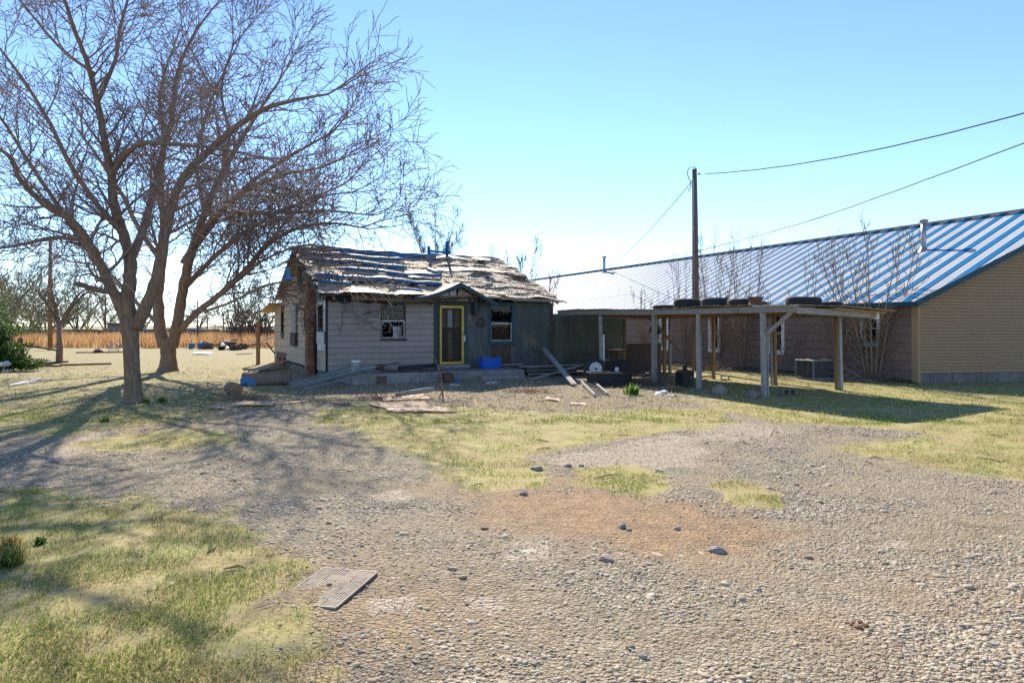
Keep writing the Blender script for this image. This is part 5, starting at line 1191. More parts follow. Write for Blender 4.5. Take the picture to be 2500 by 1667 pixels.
# plywood sheets on the ground
def ground_sheet(quad, mat, label, name='plywood_sheet', dz=.025, rag=.0, cat='plywood'):
    pts = [GG(x, y) for x, y in quad]; V = []; n = 8
    for j in range(n+1):
        for i in range(n+1):
            fx, fy = i/n, j/n; p = pts[0].lerp(pts[1], fx).lerp(pts[3].lerp(pts[2], fx), fy)
            e = rag if i in (0, n) or j in (0, n) else 0; p.x += random.uniform(-e, e); p.y += random.uniform(-e, e)
            V.append(Vector((p.x, p.y, max(gz1(p.x, p.y), 0)+dz+.012*math.sin(fx*4+fy*3))))
    c = V[n//2*(n+1)+n//2].copy(); c.z = 0; V = [v-c for v in V]; m0 = len(V); V += [v-Vector((0, 0, .02)) for v in V]; F = []
    for j in range(n):
        for i in range(n): a = j*(n+1)+i; F += [(a, a+1, a+n+2, a+n+1), (m0+a, m0+a+n+1, m0+a+n+2, m0+a+1)]
    bd = [i for i in range(n+1)]+[j*(n+1)+n for j in range(1, n+1)]+[n*(n+1)+i for i in range(n-1, -1, -1)]+[j*(n+1) for j in range(n-1, 0, -1)]
    for a, b in zip(bd, bd[1:]+bd[:1]): F.append((a, m0+a, m0+b, b))
    return tag(MB().add(V, F).build(name, mat, None, c), label, cat)
ground_sheet([(560, 994), (668, 991), (668, 981), (600, 981)], M['plywood'], 'flat tan plywood sheet lying on gravel below the sawn log', dz=.04)
ground_sheet([(495, 999), (560, 999), (610, 986), (540, 984)], M['plywood'], 'thin tan plywood strip on gravel under the larger sheet', dz=.02, rag=.03)
ground_sheet([(670, 990), (765, 983), (755, 975), (660, 981)], M['plywood'], 'narrow tan board edge sheet running towards the house shade', dz=.02, rag=.02)
ground_sheet([(960, 1011), (1115, 1010), (1010, 982), (895, 988)], M['plywood'], 'splintered pale plywood sheet lying flat on the yard grass', dz=.03, rag=.07)
ground_sheet([(935, 980), (1060, 977), (1030, 962), (920, 965)], M['plywood'], 'orange brown plywood sheet partly under shade before the porch', dz=.025, rag=.04)
ground_sheet([(1330, 976), (1368, 980), (1364, 974), (1336, 970)], M['plywood'], 'small tan board scrap on dry grass near the ladder', dz=.02, rag=.01, cat='board')
ground_sheet([(1390, 988), (1432, 992), (1428, 985), (1398, 983)], M['plywood'], 'small orange board scrap in the grass below the ladder', dz=.02, rag=.01, cat='board')
ground_sheet([(22, 944), (85, 933), (104, 924), (60, 930)], M['white_board'], 'pale crumpled sheet on the lawn before the green bush', dz=.03, rag=.04, cat='sheet', name='pale_sheet')
ground_sheet([(470, 866), (515, 866), (518, 861), (476, 861)], M['white_board'], 'bleached flat panel far out on the lawn', dz=.06, rag=.02, cat='panel', name='bleached_panel')
tag(MB().beam(GG(610, 912, .05), GG(698, 897, .30), .5, .025).build('ramp_board', M['plywood']), 'wide board sloping up to the crawlspace at house rear', 'board')
tag(MB().beam(GG(580, 866, .04), GG(614, 864, .04), .25, .03).build('dark_board', M['dark_wood']), 'dark board lying on the lawn before the fence post', 'board')
q = GG(1000, 974, .1); tag(MB().tube([q+Vector((-.35, -.05, 0)), q+Vector((0, .02, .06)), q+Vector((.38, .1, .1)), q+Vector((.6, .08, .14))], [.05, .06, .07, .05], 8).build('driftwood', M['grey_beam']), 'weathered grey branch piece on the orange plywood sheet', 'branch')
q = GG(1082, 975); tag(MB().tube([q, q+Vector((-.06, .1, .55)), q+Vector((-.16, .2, .85)), q+Vector((-.34, .3, 1.22))], [.022, .018, .014, .006], 6).build('dead_stalk', M['brown_post']), 'tall thin dead stalk standing in front of the porch', 'stalk')
q = GG(1072, 975); tag(MB().tube([q, q+Vector((.05, .05, .15)), q+Vector((.12, .1, .34))], [.015, .012, .005], 5).build('dead_stalk', M['brown_post']), 'short dead stalk leaning beside the tall dead stalk', 'stalk')
# buried woven mat in the drive
e0, e1, e2 = GG(790, 1391), GG(922, 1403), GG(846, 1492)
ux = (e1-e0); W_ = ux.length; ux.normalize(); uy = (e2-e1); uy -= ux*uy.dot(ux); Lm = uy.length; uy.normalize(); un = ux.cross(uy)
t = bpy.data.objects.new('door_mat', None); col.objects.link(t); tag(t, 'pale basket weave rubber mat half buried in the dirt drive', 'door mat')
c0, c1, c2 = Vector((e0.x, e0.y, gz1(e0.x, e0.y)+.004)), Vector((e1.x, e1.y, gz1(e1.x, e1.y)+.010)), Vector((e2.x, e2.y, gz1(e2.x, e2.y)+.006))
ax_ = (c1-c0).normalized(); ay_ = (c2-c1); ay_ = (ay_-ax_*ay_.dot(ax_)).normalized(); az_ = ax_.cross(ay_)
if az_.z < 0: az_ = -az_
t.matrix_world = Matrix(((ax_.x, ay_.x, az_.x, c0.x), (ax_.y, ay_.y, az_.y, c0.y), (ax_.z, ay_.z, az_.z, c0.z), (0, 0, 0, 1)))
pmat('pale rubber', (.40, .34, .27), (.30, .25, .195), 12, .85, .3); MB().bb(0, W_, 0, Lm, -.012, -.004).build('base_sheet', pmat('dark rubber', (.12, .095, .07), (.08, .065, .05), 12, .9, .2), t)  # base sheet darker than the ribs, for groove contrast
for a in ((0, W_, -.004, .012), (0, W_, Lm-.012, Lm+.004)): MB().bb(a[0], a[1], a[2], a[3], .0, .012).build('border', _m['pale rubber'], t)
for a in ((-.004, .012), (W_-.012, W_+.004)): MB().bb(a[0], a[1], .012, Lm-.012, .0, .0115).build('border', _m['pale rubber'], t)
cx_ = (W_-.03)/4; cy_ = (Lm-.03)/6
def weave(v):
    mb = MB()
    for i in range(5):
        if v: mb.bb(i*cx_/5+.002, (i+.6)*cx_/5+.002, .002, cy_-.002, 0, .010)
        else: mb.bb(.002, cx_-.002, i*cy_/5+.002, (i+.6)*cy_/5+.002, 0, .010)
    return mb.mesh('weave_tile', _m['pale rubber'])
wv = (weave(0), weave(1))
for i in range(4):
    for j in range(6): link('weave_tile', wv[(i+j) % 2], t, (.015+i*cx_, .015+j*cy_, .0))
# stones in the yard
ST = [(1518, 1292, .085, 'dark stone standing on the orange dirt patch'), (1535, 1300, .05, 'small dark stone leaning by the larger one on orange dirt'), (1653, 1288, .06, 'flat dark stone alone on the orange dirt'), (1310, 1138, .13, 'pale concrete lump at the edge of the grass tuft'), (1385, 1132, .10, 'grey concrete chunk in the grass hollow'), (1420, 1134, .08, 'broken grey chunk beside the concrete lump in the hollow'),
      (1280, 1205, .10, 'low grey rubble lump on the orange dirt edge'), (1480, 1373, .10, 'flat pale concrete piece at the gravel edge'), (1750, 1340, .12, 'broad pale flat concrete piece where orange dirt meets gravel'), (1380, 1420, .04, 'dark pebble on the pale gravel'), (1150, 1400, .035, 'dark round pebble on the drive soil'), (2095, 1535, .055, 'reddish cobble topping the small pile of cobbles'), (2082, 1528, .04, 'tan cobble in the small pile of cobbles'), (2112, 1530, .04, 'brown cobble in the small pile of cobbles'), (2100, 1522, .035, 'orange cobble in the small pile of cobbles'), (2125, 1540, .03, 'small dark cobble at the foot of the cobble pile'),
      (1160, 1542, .03, 'dark pebble standing proud of the pale drive'), (1150, 1620, .03, 'rusty dark pebble casting a shadow on pale drive'), (1570, 1610, .045, 'large dark cobble in the coarse gravel'), (1540, 1585, .05, 'large grey cobble in the coarse gravel'), (1850, 1440, .05, 'pale pebble pair in the coarse gravel'), (2380, 1465, .045, 'dark flat stone on the tan rut'), (880, 1590, .025, 'black pebble on cracked soil'), (805, 1435, .03, 'dark stone lying on the half buried mat')]
for i, (x, y, s, lb) in enumerate(ST):
    rock('stone', GG(x, y, -s*.12), s*.72, 40+i, lb, mat='stone' if i not in (11, 12, 13, 14) else 'log_end', flat=.6)
# pale flat slabs broken at the gravel edge
for i, (x, y, w) in enumerate(((1290, 1345, .12), (1330, 1330, .09), (1365, 1342, .08), (1250, 1362, .09), (1560, 1360, .07), (1600, 1358, .09), (1650, 1352, .07), (1700, 1347, .08), (940, 1478, .08), (985, 1470, .06), (1150, 1470, .07), (1215, 1478, .07), (1310, 1360, .06), (1400, 1352, .05), (1340, 1368, .07), (1620, 1368, .06), (1540, 1375, .05))):
    rock('flat_stone', GG(x, y, -.02), w, 90+i, 'pale flat flake of hardpan at the gravel edge', mat='pale_stone' if 'pale_stone' in M else 'stone', flat=.16, group='pale flakes along the gravel edge')
# ------------------------------------------------------------------ bare trees
class Grow:
    def __init__(s, seed, rmin, zmin=2.2): s.r = random.Random(seed); s.rmin = rmin; s.poly = {3: [], 4: [], 5: []}; s.zmin = zmin
    def smooth(s, pts, n):
        """Catmull-Rom through control points [(Vector, radius)]"""
        out = []; m = len(pts)
        for i in range(m-1):
            p0, p1, p2, p3 = (pts[max(0, i-1)], pts[i], pts[i+1], pts[min(m-1, i+2)])
            for k in range(n):
                t = k/n; t2, t3 = t*t, t*t*t
                v = .5*((2*p1[0])+(-p0[0]+p2[0])*t+(2*p0[0]-5*p1[0]+4*p2[0]-p3[0])*t2+(-p0[0]+3*p1[0]-3*p2[0]+p3[0])*t3)
                out.append((v, p1[1]*(1-t)+p2[1]*t))
        out.append(pts[-1]); return out
    def twig(s, p, d, L, r0, lev, up, dens):
        r = s.r; n = {1: 9, 2: 6, 3: 4}[lev]; step = L/n; pts = [p]; rad = [r0]; dirs = [d]; zig = Vector((r.uniform(-1, 1), r.uniform(-1, 1), r.uniform(-1, 1)))
        q = p
        for i in range(n):
            zig = -zig if r.random() < .75 else Vector((r.uniform(-1, 1), r.uniform(-1, 1), r.uniform(-1, 1)))
            d = (d+zig*(.20 if lev == 1 else .30)+Vector((r.uniform(-1, 1), r.uniform(-1, 1), r.uniform(-1, 1)))*.10+Vector((0, 0, up*.10))).normalized()
            q = q+d*step; pts.append(q); rad.append(max(s.rmin, r0*(1-.8*(i+1)/n))); dirs.append(d)
        s.poly[{1: 5, 2: 4, 3: 3}[lev]].append(([tuple(v) for v in pts], rad))
        if lev == 3: return
        sp = ({1: .20, 2: .17}[lev])/dens; m = int(L/sp*(.75+.5*r.random()))
        for k in range(m):
            f = .12+.88*(k+r.random())/m; j = min(n-1, int(f*n)); t = f*n-j; b = pts[j].lerp(pts[j+1], min(1, t)); pd = dirs[j+1]
            ax = Vector((r.uniform(-1, 1), r.uniform(-1, 1), r.uniform(-1, 1))).cross(pd)
            if ax.length < 1e-3: continue
            cd = Matrix.Rotation(r.uniform(.5, 1.15), 3, ax.normalized()) @ pd
            if b.z < s.zmin and cd.z < 0: cd.z *= -.6
            s.twig(b, (cd+Vector((0, 0, up*.22))).normalized(), (L*(.66-.30*f) if lev == 1 else L*(.70-.28*f))*r.uniform(.5, 1.3), max(s.rmin, rad[j]*.55), lev+1, up, dens)
    def dress(s, limb, start, sp, L, up=.7, dens=1.0, tipL=None):
        """side branches along a limb [(pos, radius)]"""
        r = s.r; acc = 0; tot = sum((limb[i+1][0]-limb[i][0]).length for i in range(len(limb)-1)); run = 0; nxt = tot*start
        for i in range(len(limb)-1):
            a, b = limb[i][0], limb[i+1][0]; ln = (b-a).length; pd = (b-a).normalized() if ln > 1e-6 else Vector((0, 0, 1))
            while nxt <= run+ln:
                f = nxt/tot; p = a.lerp(b, (nxt-run)/ln if ln else 0); ax = Vector((r.uniform(-1, 1), r.uniform(-1, 1), r.uniform(-1, 1))).cross(pd)
                if ax.length > 1e-3:
                    cd = Matrix.Rotation(r.uniform(.55, 1.2), 3, ax.normalized()) @ pd
                    s.twig(p, (cd+Vector((0, 0, up*.25))).normalized(), L*(1.1-.55*f)*r.uniform(.55, 1.2), max(s.rmin*1.5, min(.042, limb[i][1]*.42)), 1, up, dens)
                nxt += sp*r.uniform(.6, 1.4)
            run += ln
        d = (limb[-1][0]-limb[-2][0]).normalized(); 
        for _ in range(2): s.twig(limb[-1][0], (d+Vector((r.uniform(-.3, .3), r.uniform(-.3, .3), r.uniform(-.1, .3)))).normalized(), (tipL or L)*.9, limb[-1][1], 1, up, dens)
    def crown_mesh(s, name, mat):
        Vs, Fs, base = [], [], 0
        for k, L in s.poly.items():
            if L: V, F = tubes(L, k); Vs.append(V); Fs.append(F+base); base += len(V)
        return np_mesh(name, np.concatenate(Vs), [np.concatenate(Fs)], mat, True)
def limb_obj(limb, k, mat, name, parent, org, rough=.0, cap=True):
    rad = [r*(1+rough*(random.random()-.5)) for _, r in limb]
    return MB().tube([p-org for p, _ in limb], rad, k, cap).build(name, mat, parent)
def tree(name, label, org, trunk, limbs, seed, rmin, sp, L, dens, up=.7, group=None, mats=('bark', 'limb', 'twig'), flare=None, starts=None):
    g = Grow(seed, rmin); t = empty(name, org, 0, label, 'tree', group)
    tr = g.smooth(trunk, 5); o = limb_obj(tr, 20, M[mats[0]], 'trunk', t, org, .04)
    for i, lb in enumerate(limbs):
        stub = lb[-1] == 'stub'; lb = lb[:-1] if stub else lb
        sm = g.smooth(lb, 5)
        w = g.r
        sm = [(p+Vector((w.uniform(-1, 1), w.uniform(-1, 1), w.uniform(-1, 1)))*min(.03, r*.16)*(j > 2), r) for j, (p, r) in enumerate(sm)]
        limb_obj(sm, 12 if lb[0][1] > .1 else 9, M[mats[0] if lb[0][1] > .11 else mats[1]], 'limb', t, org, .10)
        if not stub: g.dress(sm, (starts or {}).get(i, .22), sp, L, up, dens)
    me = g.crown_mesh('crown', M[mats[2]]); o = link('crown', me, t, -org); return t
def pt(x, y, Y, r): return (P(x, y, Y), r*.9)
T1 = GG(325, 985, -.05)
Y1 = T1.y
trunk1 = [(T1+Vector((0, 0, -.1)), .32), pt(326, 972, Y1, .245), pt(325, 940, Y1, .205), pt(322, 900, Y1, .19), pt(320, 850, Y1, .19), pt(318, 805, Y1, .205), pt(320, 775, Y1, .16)]
limbs1 = [
 [pt(312, 800, Y1, .15), pt(288, 735, Y1-.1, .135), pt(250, 660, Y1-.3, .12), pt(215, 590, Y1-.6, .105), pt(170, 535, Y1-.9, .09), pt(110, 500, Y1-1.2, .075), pt(50, 440, Y1-1.5, .055), pt(20, 380, Y1-1.8, .04), pt(-60, 330, Y1-2, .025)],
 [pt(320, 800, Y1, .19), pt(312, 720, Y1, .165), pt(318, 640, Y1+.1, .15), pt(300, 570, Y1+.2, .13), pt(278, 500, Y1+.2, .115), pt(272, 430, Y1+.1, .10), pt(255, 340, Y1, .085), pt(240, 260, Y1-.1, .075), pt(215, 160, Y1-.2, .06), pt(180, 70, Y1-.3, .05), pt(140, -60, Y1-.4, .035), pt(110, -180, Y1-.5, .02)],
 [pt(332, 800, Y1, .16), pt(370, 715, Y1-.1, .14), pt(395, 620, Y1-.2, .125), pt(415, 520, Y1-.3, .11), pt(450, 430, Y1-.4, .10), pt(505, 375, Y1-.5, .085), pt(570, 315, Y1-.6, .07), pt(650, 265, Y1-.7, .055), pt(720, 245, Y1-.8, .04), pt(800, 230, Y1-.9, .025)],
 [pt(318, 640, Y1+.1, .11), pt(350, 560, Y1+.5, .10), pt(375, 470, Y1+.8, .09), pt(395, 380, Y1+1.0, .08), pt(420, 290, Y1+1.2, .065), pt(430, 190, Y1+1.3, .05), pt(470, 90, Y1+1.4, .035), pt(520, 20, Y1+1.5, .02)],
 [pt(300, 730, Y1-.05, .075), pt(272, 714, Y1-.25, .072), pt(240, 708, Y1-.5, .07), pt(200, 696, Y1-.8, .068), pt(186, 692, Y1-.9, .066), 'stub'],
 [pt(270, 430, Y1+.1, .075), pt(310, 375, Y1-.3, .068), pt(350, 350, Y1-.6, .06), pt(420, 352, Y1-.9, .05), pt(500, 358, Y1-1.2, .04), pt(600, 375, Y1-1.5, .028)],
 [pt(245, 655, Y1-.3, .07), pt(180, 560, Y1+.4, .065), pt(120, 470, Y1+.9, .058), pt(60, 380, Y1+1.3, .05), pt(10, 300, Y1+1.6, .04), pt(-60, 210, Y1+1.9, .028)],
 [pt(300, 570, Y1+.2, .075), pt(230, 490, Y1-.6, .065), pt(170, 400, Y1-1.1, .055), pt(120, 300, Y1-1.5, .045), pt(60, 200, Y1-1.9, .035), pt(0, 120, Y1-2.2, .022)],
 [pt(238, 250, Y1-.1, .055), pt(280, 150, Y1-.4, .045), pt(295, 60, Y1-.6, .035), pt(330, -60, Y1-.8, .022)],
 [pt(230, 180, Y1-.2, .045), pt(150, 120, Y1+.2, .038), pt(80, 40, Y1+.5, .03), pt(20, -40, Y1+.8, .02)],
 [pt(215, 590, Y1-.6, .05), pt(130, 580, Y1-1.0, .042), pt(40, 600, Y1-1.3, .034), pt(-50, 610, Y1-1.6, .02)],
]
tree('bare_tree', 'large bare spreading tree with sawn stub standing at the gravel edge', Vector((T1.x, T1.y, 0)), trunk1, limbs1, 5, .0066, .23, 2.1, .98, .25)
T2 = GG(410, 906, -.05); Y2 = T2.y
trunk2 = [(T2+Vector((0, 0, -.1)), .52), pt(411, 893, Y2, .37), pt(411, 870, Y2, .32), pt(410, 845, Y2, .33), pt(409, 825, Y2, .29)]
limbs2 = [
 [pt(400, 845, Y2, .27), pt(390, 790, Y2, .25), pt(385, 720, Y2, .23), pt(395, 640, Y2, .21), pt(400, 540, Y2, .18), pt(390, 440, Y2+.3, .15), pt(400, 340, Y2+.6, .11), pt(390, 240, Y2+.8, .08), pt(410, 150, Y2+1, .04)],
 [pt(420, 845, Y2, .25), pt(434, 790, Y2-.2, .235), pt(445, 710, Y2-.4, .21), pt(468, 620, Y2-.7, .18), pt(500, 520, Y2-1, .15), pt(540, 430, Y2-1.3, .12), pt(590, 340, Y2-1.6, .09), pt(640, 260, Y2-1.8, .06), pt(680, 200, Y2-2, .03)],
 [pt(440, 805, Y2-.2, .15), pt(480, 765, Y2-.6, .14), pt(540, 715, Y2-1, .125), pt(600, 660, Y2-1.4, .11), pt(650, 600, Y2-1.7, .09), pt(720, 560, Y2-2, .07), pt(800, 545, Y2-2.2, .05), pt(880, 555, Y2-2.4, .03)],
 [pt(385, 790, Y2, .11), pt(360, 765, Y2+.4, .10), pt(335, 740, Y2+.8, .09), pt(290, 690, Y2+1.2, .07), pt(240, 650, Y2+1.6, .05), pt(180, 640, Y2+1.9, .03)],
 [pt(445, 710, Y2-.4, .12), pt(510, 640, Y2+.2, .11), pt(580, 580, Y2+.6, .095), pt(660, 530, Y2+1, .075), pt(750, 490, Y2+1.3, .055), pt(840, 450, Y2+1.6, .035)],
 [pt(468, 620, Y2-.7, .11), pt(540, 520, Y2-1.6, .095), pt(620, 440, Y2-2.2, .08), pt(710, 380, Y2-2.7, .06), pt(800, 330, Y2-3.1, .035)],
 [pt(395, 640, Y2, .12), pt(340, 560, Y2-.6, .10), pt(300, 480, Y2-1, .085), pt(250, 400, Y2-1.3, .07), pt(200, 330, Y2-1.6, .045)],
 [pt(540, 430, Y2-1.3, .08), pt(560, 330, Y2-.8, .07), pt(540, 220, Y2-.4, .055), pt(570, 110, Y2, .03)],
 [pt(445, 640, Y2-.5, .10), pt(500, 560, Y2-1.6, .09), pt(580, 480, Y2-2.4, .075), pt(680, 430, Y2-3, .06), pt(780, 410, Y2-3.4, .04), pt(850, 380, Y2-3.6, .025)],
 [pt(650, 600, Y2-1.7, .07), pt(720, 520, Y2-1.0, .055), pt(790, 480, Y2-.6, .04), pt(860, 470, Y2-.4, .025)],
 [pt(500, 520, Y2-1, .08), pt(600, 520, Y2-2.2, .07), pt(700, 520, Y2-3.0, .055), pt(800, 515, Y2-3.6, .04), pt(900, 525, Y2-4, .022)],
 [pt(540, 715, Y2-1, .06), pt(620, 650, Y2-2.4, .05), pt(700, 610, Y2-3.4, .042), pt(770, 600, Y2-4.2, .03), pt(800, 640, Y2-4.6, .015)],
 [pt(480, 765, Y2-.6, .06), pt(560, 740, Y2-1.2, .05), pt(640, 700, Y2-1.8, .045), pt(720, 690, Y2-2.4, .035), pt(790, 740, Y2-2.8, .02)],
 [pt(500, 520, Y2-1, .09), pt(480, 400, Y2-.4, .075), pt(500, 290, Y2, .06), pt(540, 190, Y2+.3, .04), pt(580, 110, Y2+.5, .025)],
]
tree('bare_tree', 'forked bare tree on the lawn between the house and spreading tree', Vector((T2.x, T2.y, 0)), trunk2, limbs2, 23, .0105, .36, 2.9, .78, .22)
# small bare trees far off, some with a haze of buds
def small_tree(org, h, spread, seed, label, cat='tree', mat='far_twig', nst=5, rmin=.018, name='bare_tree', r0=.12, group=None, dens=.5, sp=.5, L=None, up=.8, lean=.0, trunk_h=.25):
    r = random.Random(seed); g = Grow(seed, rmin, -5); t = empty(name, org, 0, label, cat, group); tops = []
    base = Vector((0, 0, -.1)); fork = Vector((lean, 0, h*trunk_h))
    if trunk_h > 0: limb_obj([(base, r0*1.3), (base.lerp(fork, .5), r0), (fork, r0*.95)], 9, M['limb'], 'trunk', t, Vector((0, 0, 0)))
    for i in range(nst):
        a = 6.283*i/nst+r.uniform(-.4, .4); q = spread*r.uniform(.5, 1)
        s0 = fork if trunk_h > 0 else Vector((math.cos(a)*spread*.12, math.sin(a)*spread*.12, -.05))
        lb = [(s0, r0*.6), (s0+Vector((math.cos(a)*q*.3, math.sin(a)*q*.3, h*(.3 if trunk_h else .4))), r0*.45), (s0+Vector((math.cos(a)*q*.65, math.sin(a)*q*.65, h*.5)), r0*.3), (s0+Vector((math.cos(a)*q, math.sin(a)*q, h*(.9-trunk_h)*r.uniform(.75, 1.05))), r0*.12)]
        sm = g.smooth(lb, 4); limb_obj(sm, 6, M[mat], 'limb', t, Vector((0, 0, 0)), .1); g.dress(sm, .15, sp, L or h*.28, up, dens)
    link('crown', g.crown_mesh('crown', M[mat]), t); return t
def FP(px, Y): return Vector(((px-CX)/FPX*Y, Y, 0))
small_tree(FP(1062, 85), 15.5, 3.6, 3, 'upright bare tree rising far behind the house ridge', nst=10, rmin=.018, r0=.2, dens=.5, sp=.5, L=2.4, up=.9, trunk_h=.22)
for i, (px, Y, h, sp_, lb) in enumerate(((1188, 44, 5.9, 2.3, 'bare shrub tips showing over the house ridge near vents'), (1265, 43, 6.8, 1.8, 'tallest bare sapling behind the lower end of house roof'), (1228, 45, 6.2, 2.0, 'thin bare sapling between ridge vents and roof end'), (1318, 41, 4.6, 1.6, 'bare sapling between the house roof end and striped roof'))):
    small_tree(FP(px, Y), h, sp_, 60+i, lb, 'sapling', 'far_twig', 8, .014, 'bare_sapling', .06, 'saplings behind the house', .45, .40, 1.0, 1.3, trunk_h=.1)
small_tree(FP(145, 33), 3.6, 2.6, 81, 'small crooked bare tree beside the broken rail fence', r0=.13, rmin=.010, dens=.7, sp=.3, L=1.2, up=.3, trunk_h=.48, nst=5)
FT = ((30, 62, 8.0, 6.5, 'wide bare tree beyond the green bush'), (190, 85, 7.5, 6.0, 'bare tree beyond the brown pole over the far fence'), (250, 95, 6.5, 5.5, 'bare tree beside the low far building'), (95, 105, 9, 6, 'hazy bare tree behind the brown pole'), (-40, 80, 9.5, 7, 'tall bare tree past the green bush corner'), (480, 120, 5.0, 4.0, 'small bare tree behind the far fence by the thin poles'), (530, 150, 4.5, 4.5, 'low budding shrub tree by the far poles'), (350, 110, 6, 5, 'bare tree glimpsed between the two big trunks'),
      (60, 74, 6.5, 5.0, 'low budding tree rising behind the broken rails'), (150, 96, 6.0, 5.5, 'rounded budding tree just beside the brown pole'), (215, 78, 5.0, 4.5, 'pale budding thicket tree before the far fence'), (5, 95, 8.5, 7.0, 'broad hazy tree behind the green bush top'), (120, 70, 4.5, 4.5, 'low bare bushy tree at the foot of brown pole'), (290, 118, 6.0, 5.0, 'far bare tree behind the low flat roofed building'))
for i, (px, Y, h, sp_, lb) in enumerate(FT):
    small_tree(FP(px, Y), h, sp_, 100+i, lb, 'tree', 'far_twig' if i % 2 else 'bud_twig', (7, 9, 6, 8)[i % 4], .021, 'far_tree', .13, None, .42, .62, h*.32, .5+.2*(i % 3), .4*(i % 3-1), (.2, .08, .14, .05, .11)[i % 5])
for i, (px, Y, h, lb) in enumerate(((575, 70, 5.6, 'dense bare thicket beside the house beyond the dry grass'), (610, 72, 5.2, 'bare thicket between the brown post and house wall'), (640, 68, 5.0, 'bare thicket half hidden by the house corner'))):
    small_tree(FP(px, Y), h, 2.6, 130+i, lb, 'thicket', 'far_twig', 11, .022, 'bare_thicket', .09, None, .45, .45, 1.6, .9, trunk_h=0)
# leggy shrubs against the long building
def shrub(px, py, h, spread, n, seed, label, mat='pale_twig', r0=.035, dens=.55, L=1.1, leanx=0.0, rmin=.0065):
    q = G(px, py); return small_tree(Vector((q.x, q.y, 0)), h, spread, seed, label, 'shrub', mat, n, rmin, 'bare_shrub', r0, 'bare shrubs along the building wall', dens, .38, L, 1.1, leanx, 0)
wall_pt = lambda s, o: Vector((B0.x-math.sin(BT)*s-math.cos(BT)*o, B0.y+math.cos(BT)*s-math.sin(BT)*o, 0))
def wshrub(s, o, h, spread, n, seed, label, **k):
    q = wall_pt(s, o); a = dict(mat='pale_twig', r0=.04, dens=.55, L=1.05, rmin=.0068); a.update(k)
    return small_tree(q, h, spread, seed, label, 'shrub', a['mat'], n, a['rmin'], 'bare_shrub', a['r0'], 'bare shrubs along the building wall', a['dens'], .36, a['L'], 1.15, 0, 0)
wshrub(1.15, .55, 4.6, 1.35, 10, 201, 'big tangled bare shrub in front of the small white window', dens=.62, L=1.25, r0=.06)
wshrub(2.7, .50, 4.2, 1.0, 6, 202, 'bare shrub between the air conditioner and small white window', r0=.05)
wshrub(4.9, .45, 2.6, .8, 3, 203, 'thin dark stem behind the air conditioner', r0=.03, dens=.4)
wshrub(6.9, .7, 5.2, 1.1, 9, 204, 'tall leggy shrub behind the carport next to second window', L=1.0)
wshrub(8.3, .7, 5.0, 1.0, 8, 205, 'tall leggy shrub behind the carport between two windows', L=1.0)
wshrub(10.4, .7, 4.8, .9, 6, 206, 'leggy shrub behind carport beside the third window', L=.9)
wshrub(12.0, 1.3, 3.2, .7, 5, 207, 'sunlit pale shrub stems beyond the carport rear posts', L=.7)
wshrub(13.6, .6, 3.4, .8, 5, 208, 'bare shrub before the window behind plywood barrier', L=.8)
# ------------------------------------------------------------------ leafy bush at the edge of the lawn
def leaf_cloud(name, centre_list, n, size, pal, mat, label=None, cat=None, org=None):
    C, Nn = [], []
    for c, r, w in centre_list:
        m = int(n*w); d = rng.normal(size=(m, 3)); d /= np.linalg.norm(d, axis=1, keepdims=True); rad = rng.random(m)**.28
        lump = .78+.35*np.sin(d[:, 0]*5+c[0])*np.sin(d[:, 1]*4+1)+.2*np.sin(d[:, 2]*7+c[1])
        C.append(np.array(c)+d*np.array(r)*(rad*lump)[:, None]); Nn.append(d)
    C = np.concatenate(C); Nn = np.concatenate(Nn); C[:, 2] = np.maximum(C[:, 2], .02); n = len(C)
    ax = rng.normal(size=(n, 3)); ax /= np.linalg.norm(ax, axis=1, keepdims=True); b = np.cross(ax, Nn+.8*rng.normal(size=(n, 3))); b /= np.linalg.norm(b, axis=1, keepdims=True)+1e-9
    s = size*(.6+.8*rng.random((n, 1))); V = np.stack([C-ax*s, C+b*s*.5, C+ax*s, C-b*s*.5], 1)
    c = np.array(pal)[rng.integers(0, len(pal), n)]*(.7+.6*rng.random((n, 1))); T = np.repeat(np.concatenate([c, np.ones((n, 1))], 1)[:, None], 4, 1).reshape(-1, 4)
    return np_mesh(name, V.reshape(-1, 3), [np.arange(n*4).reshape(-1, 4)], mat, False, {'tint': T})
GREEN = [(.05, .10, .02), (.08, .15, .03), (.12, .20, .045), (.035, .07, .018)]
q = FP(-10, 27.5); t = empty('green_bush', q, 0, 'dense green leafy bush sprawling over the broken rail fence', 'bush')
link('foliage', leaf_cloud('foliage', [((-.5, 0, 1.45), (1.8, 1.4, 1.4), .55), ((.5, -.3, .8), (1.0, .9, .85), .25), ((1.3, -.3, .32), (1.0, .6, .35), .12), ((-2.6, .2, 1.5), (1.6, 1.4, 1.4), .3)], 26000, .045, GREEN, M['leaf']), t)
mb = MB()
for i in range(40):
    a = random.random()*6.28; b = Vector((random.uniform(-1.5, .8), random.uniform(-.5, .5), 0)); mb.tube([b, b+Vector((math.cos(a)*.4, math.sin(a)*.4, .8)), b+Vector((math.cos(a)*.9, math.sin(a)*.8, 1.6))], [.03, .02, .008], 5)
mb.build('stems', M['limb'], t)
crumple('white_cloth', M['white_board'], q+Vector((1.15, -1.1, .25)), .24, .15, .10, 'rumpled whitish cloth caught low in the green bush', 'cloth', 31)
crumple('white_cloth', M['white_board'], q+Vector((1.3, -1.2, .02)), .16, .12, .06, 'second whitish rag on the ground under green bush', 'cloth', 32)
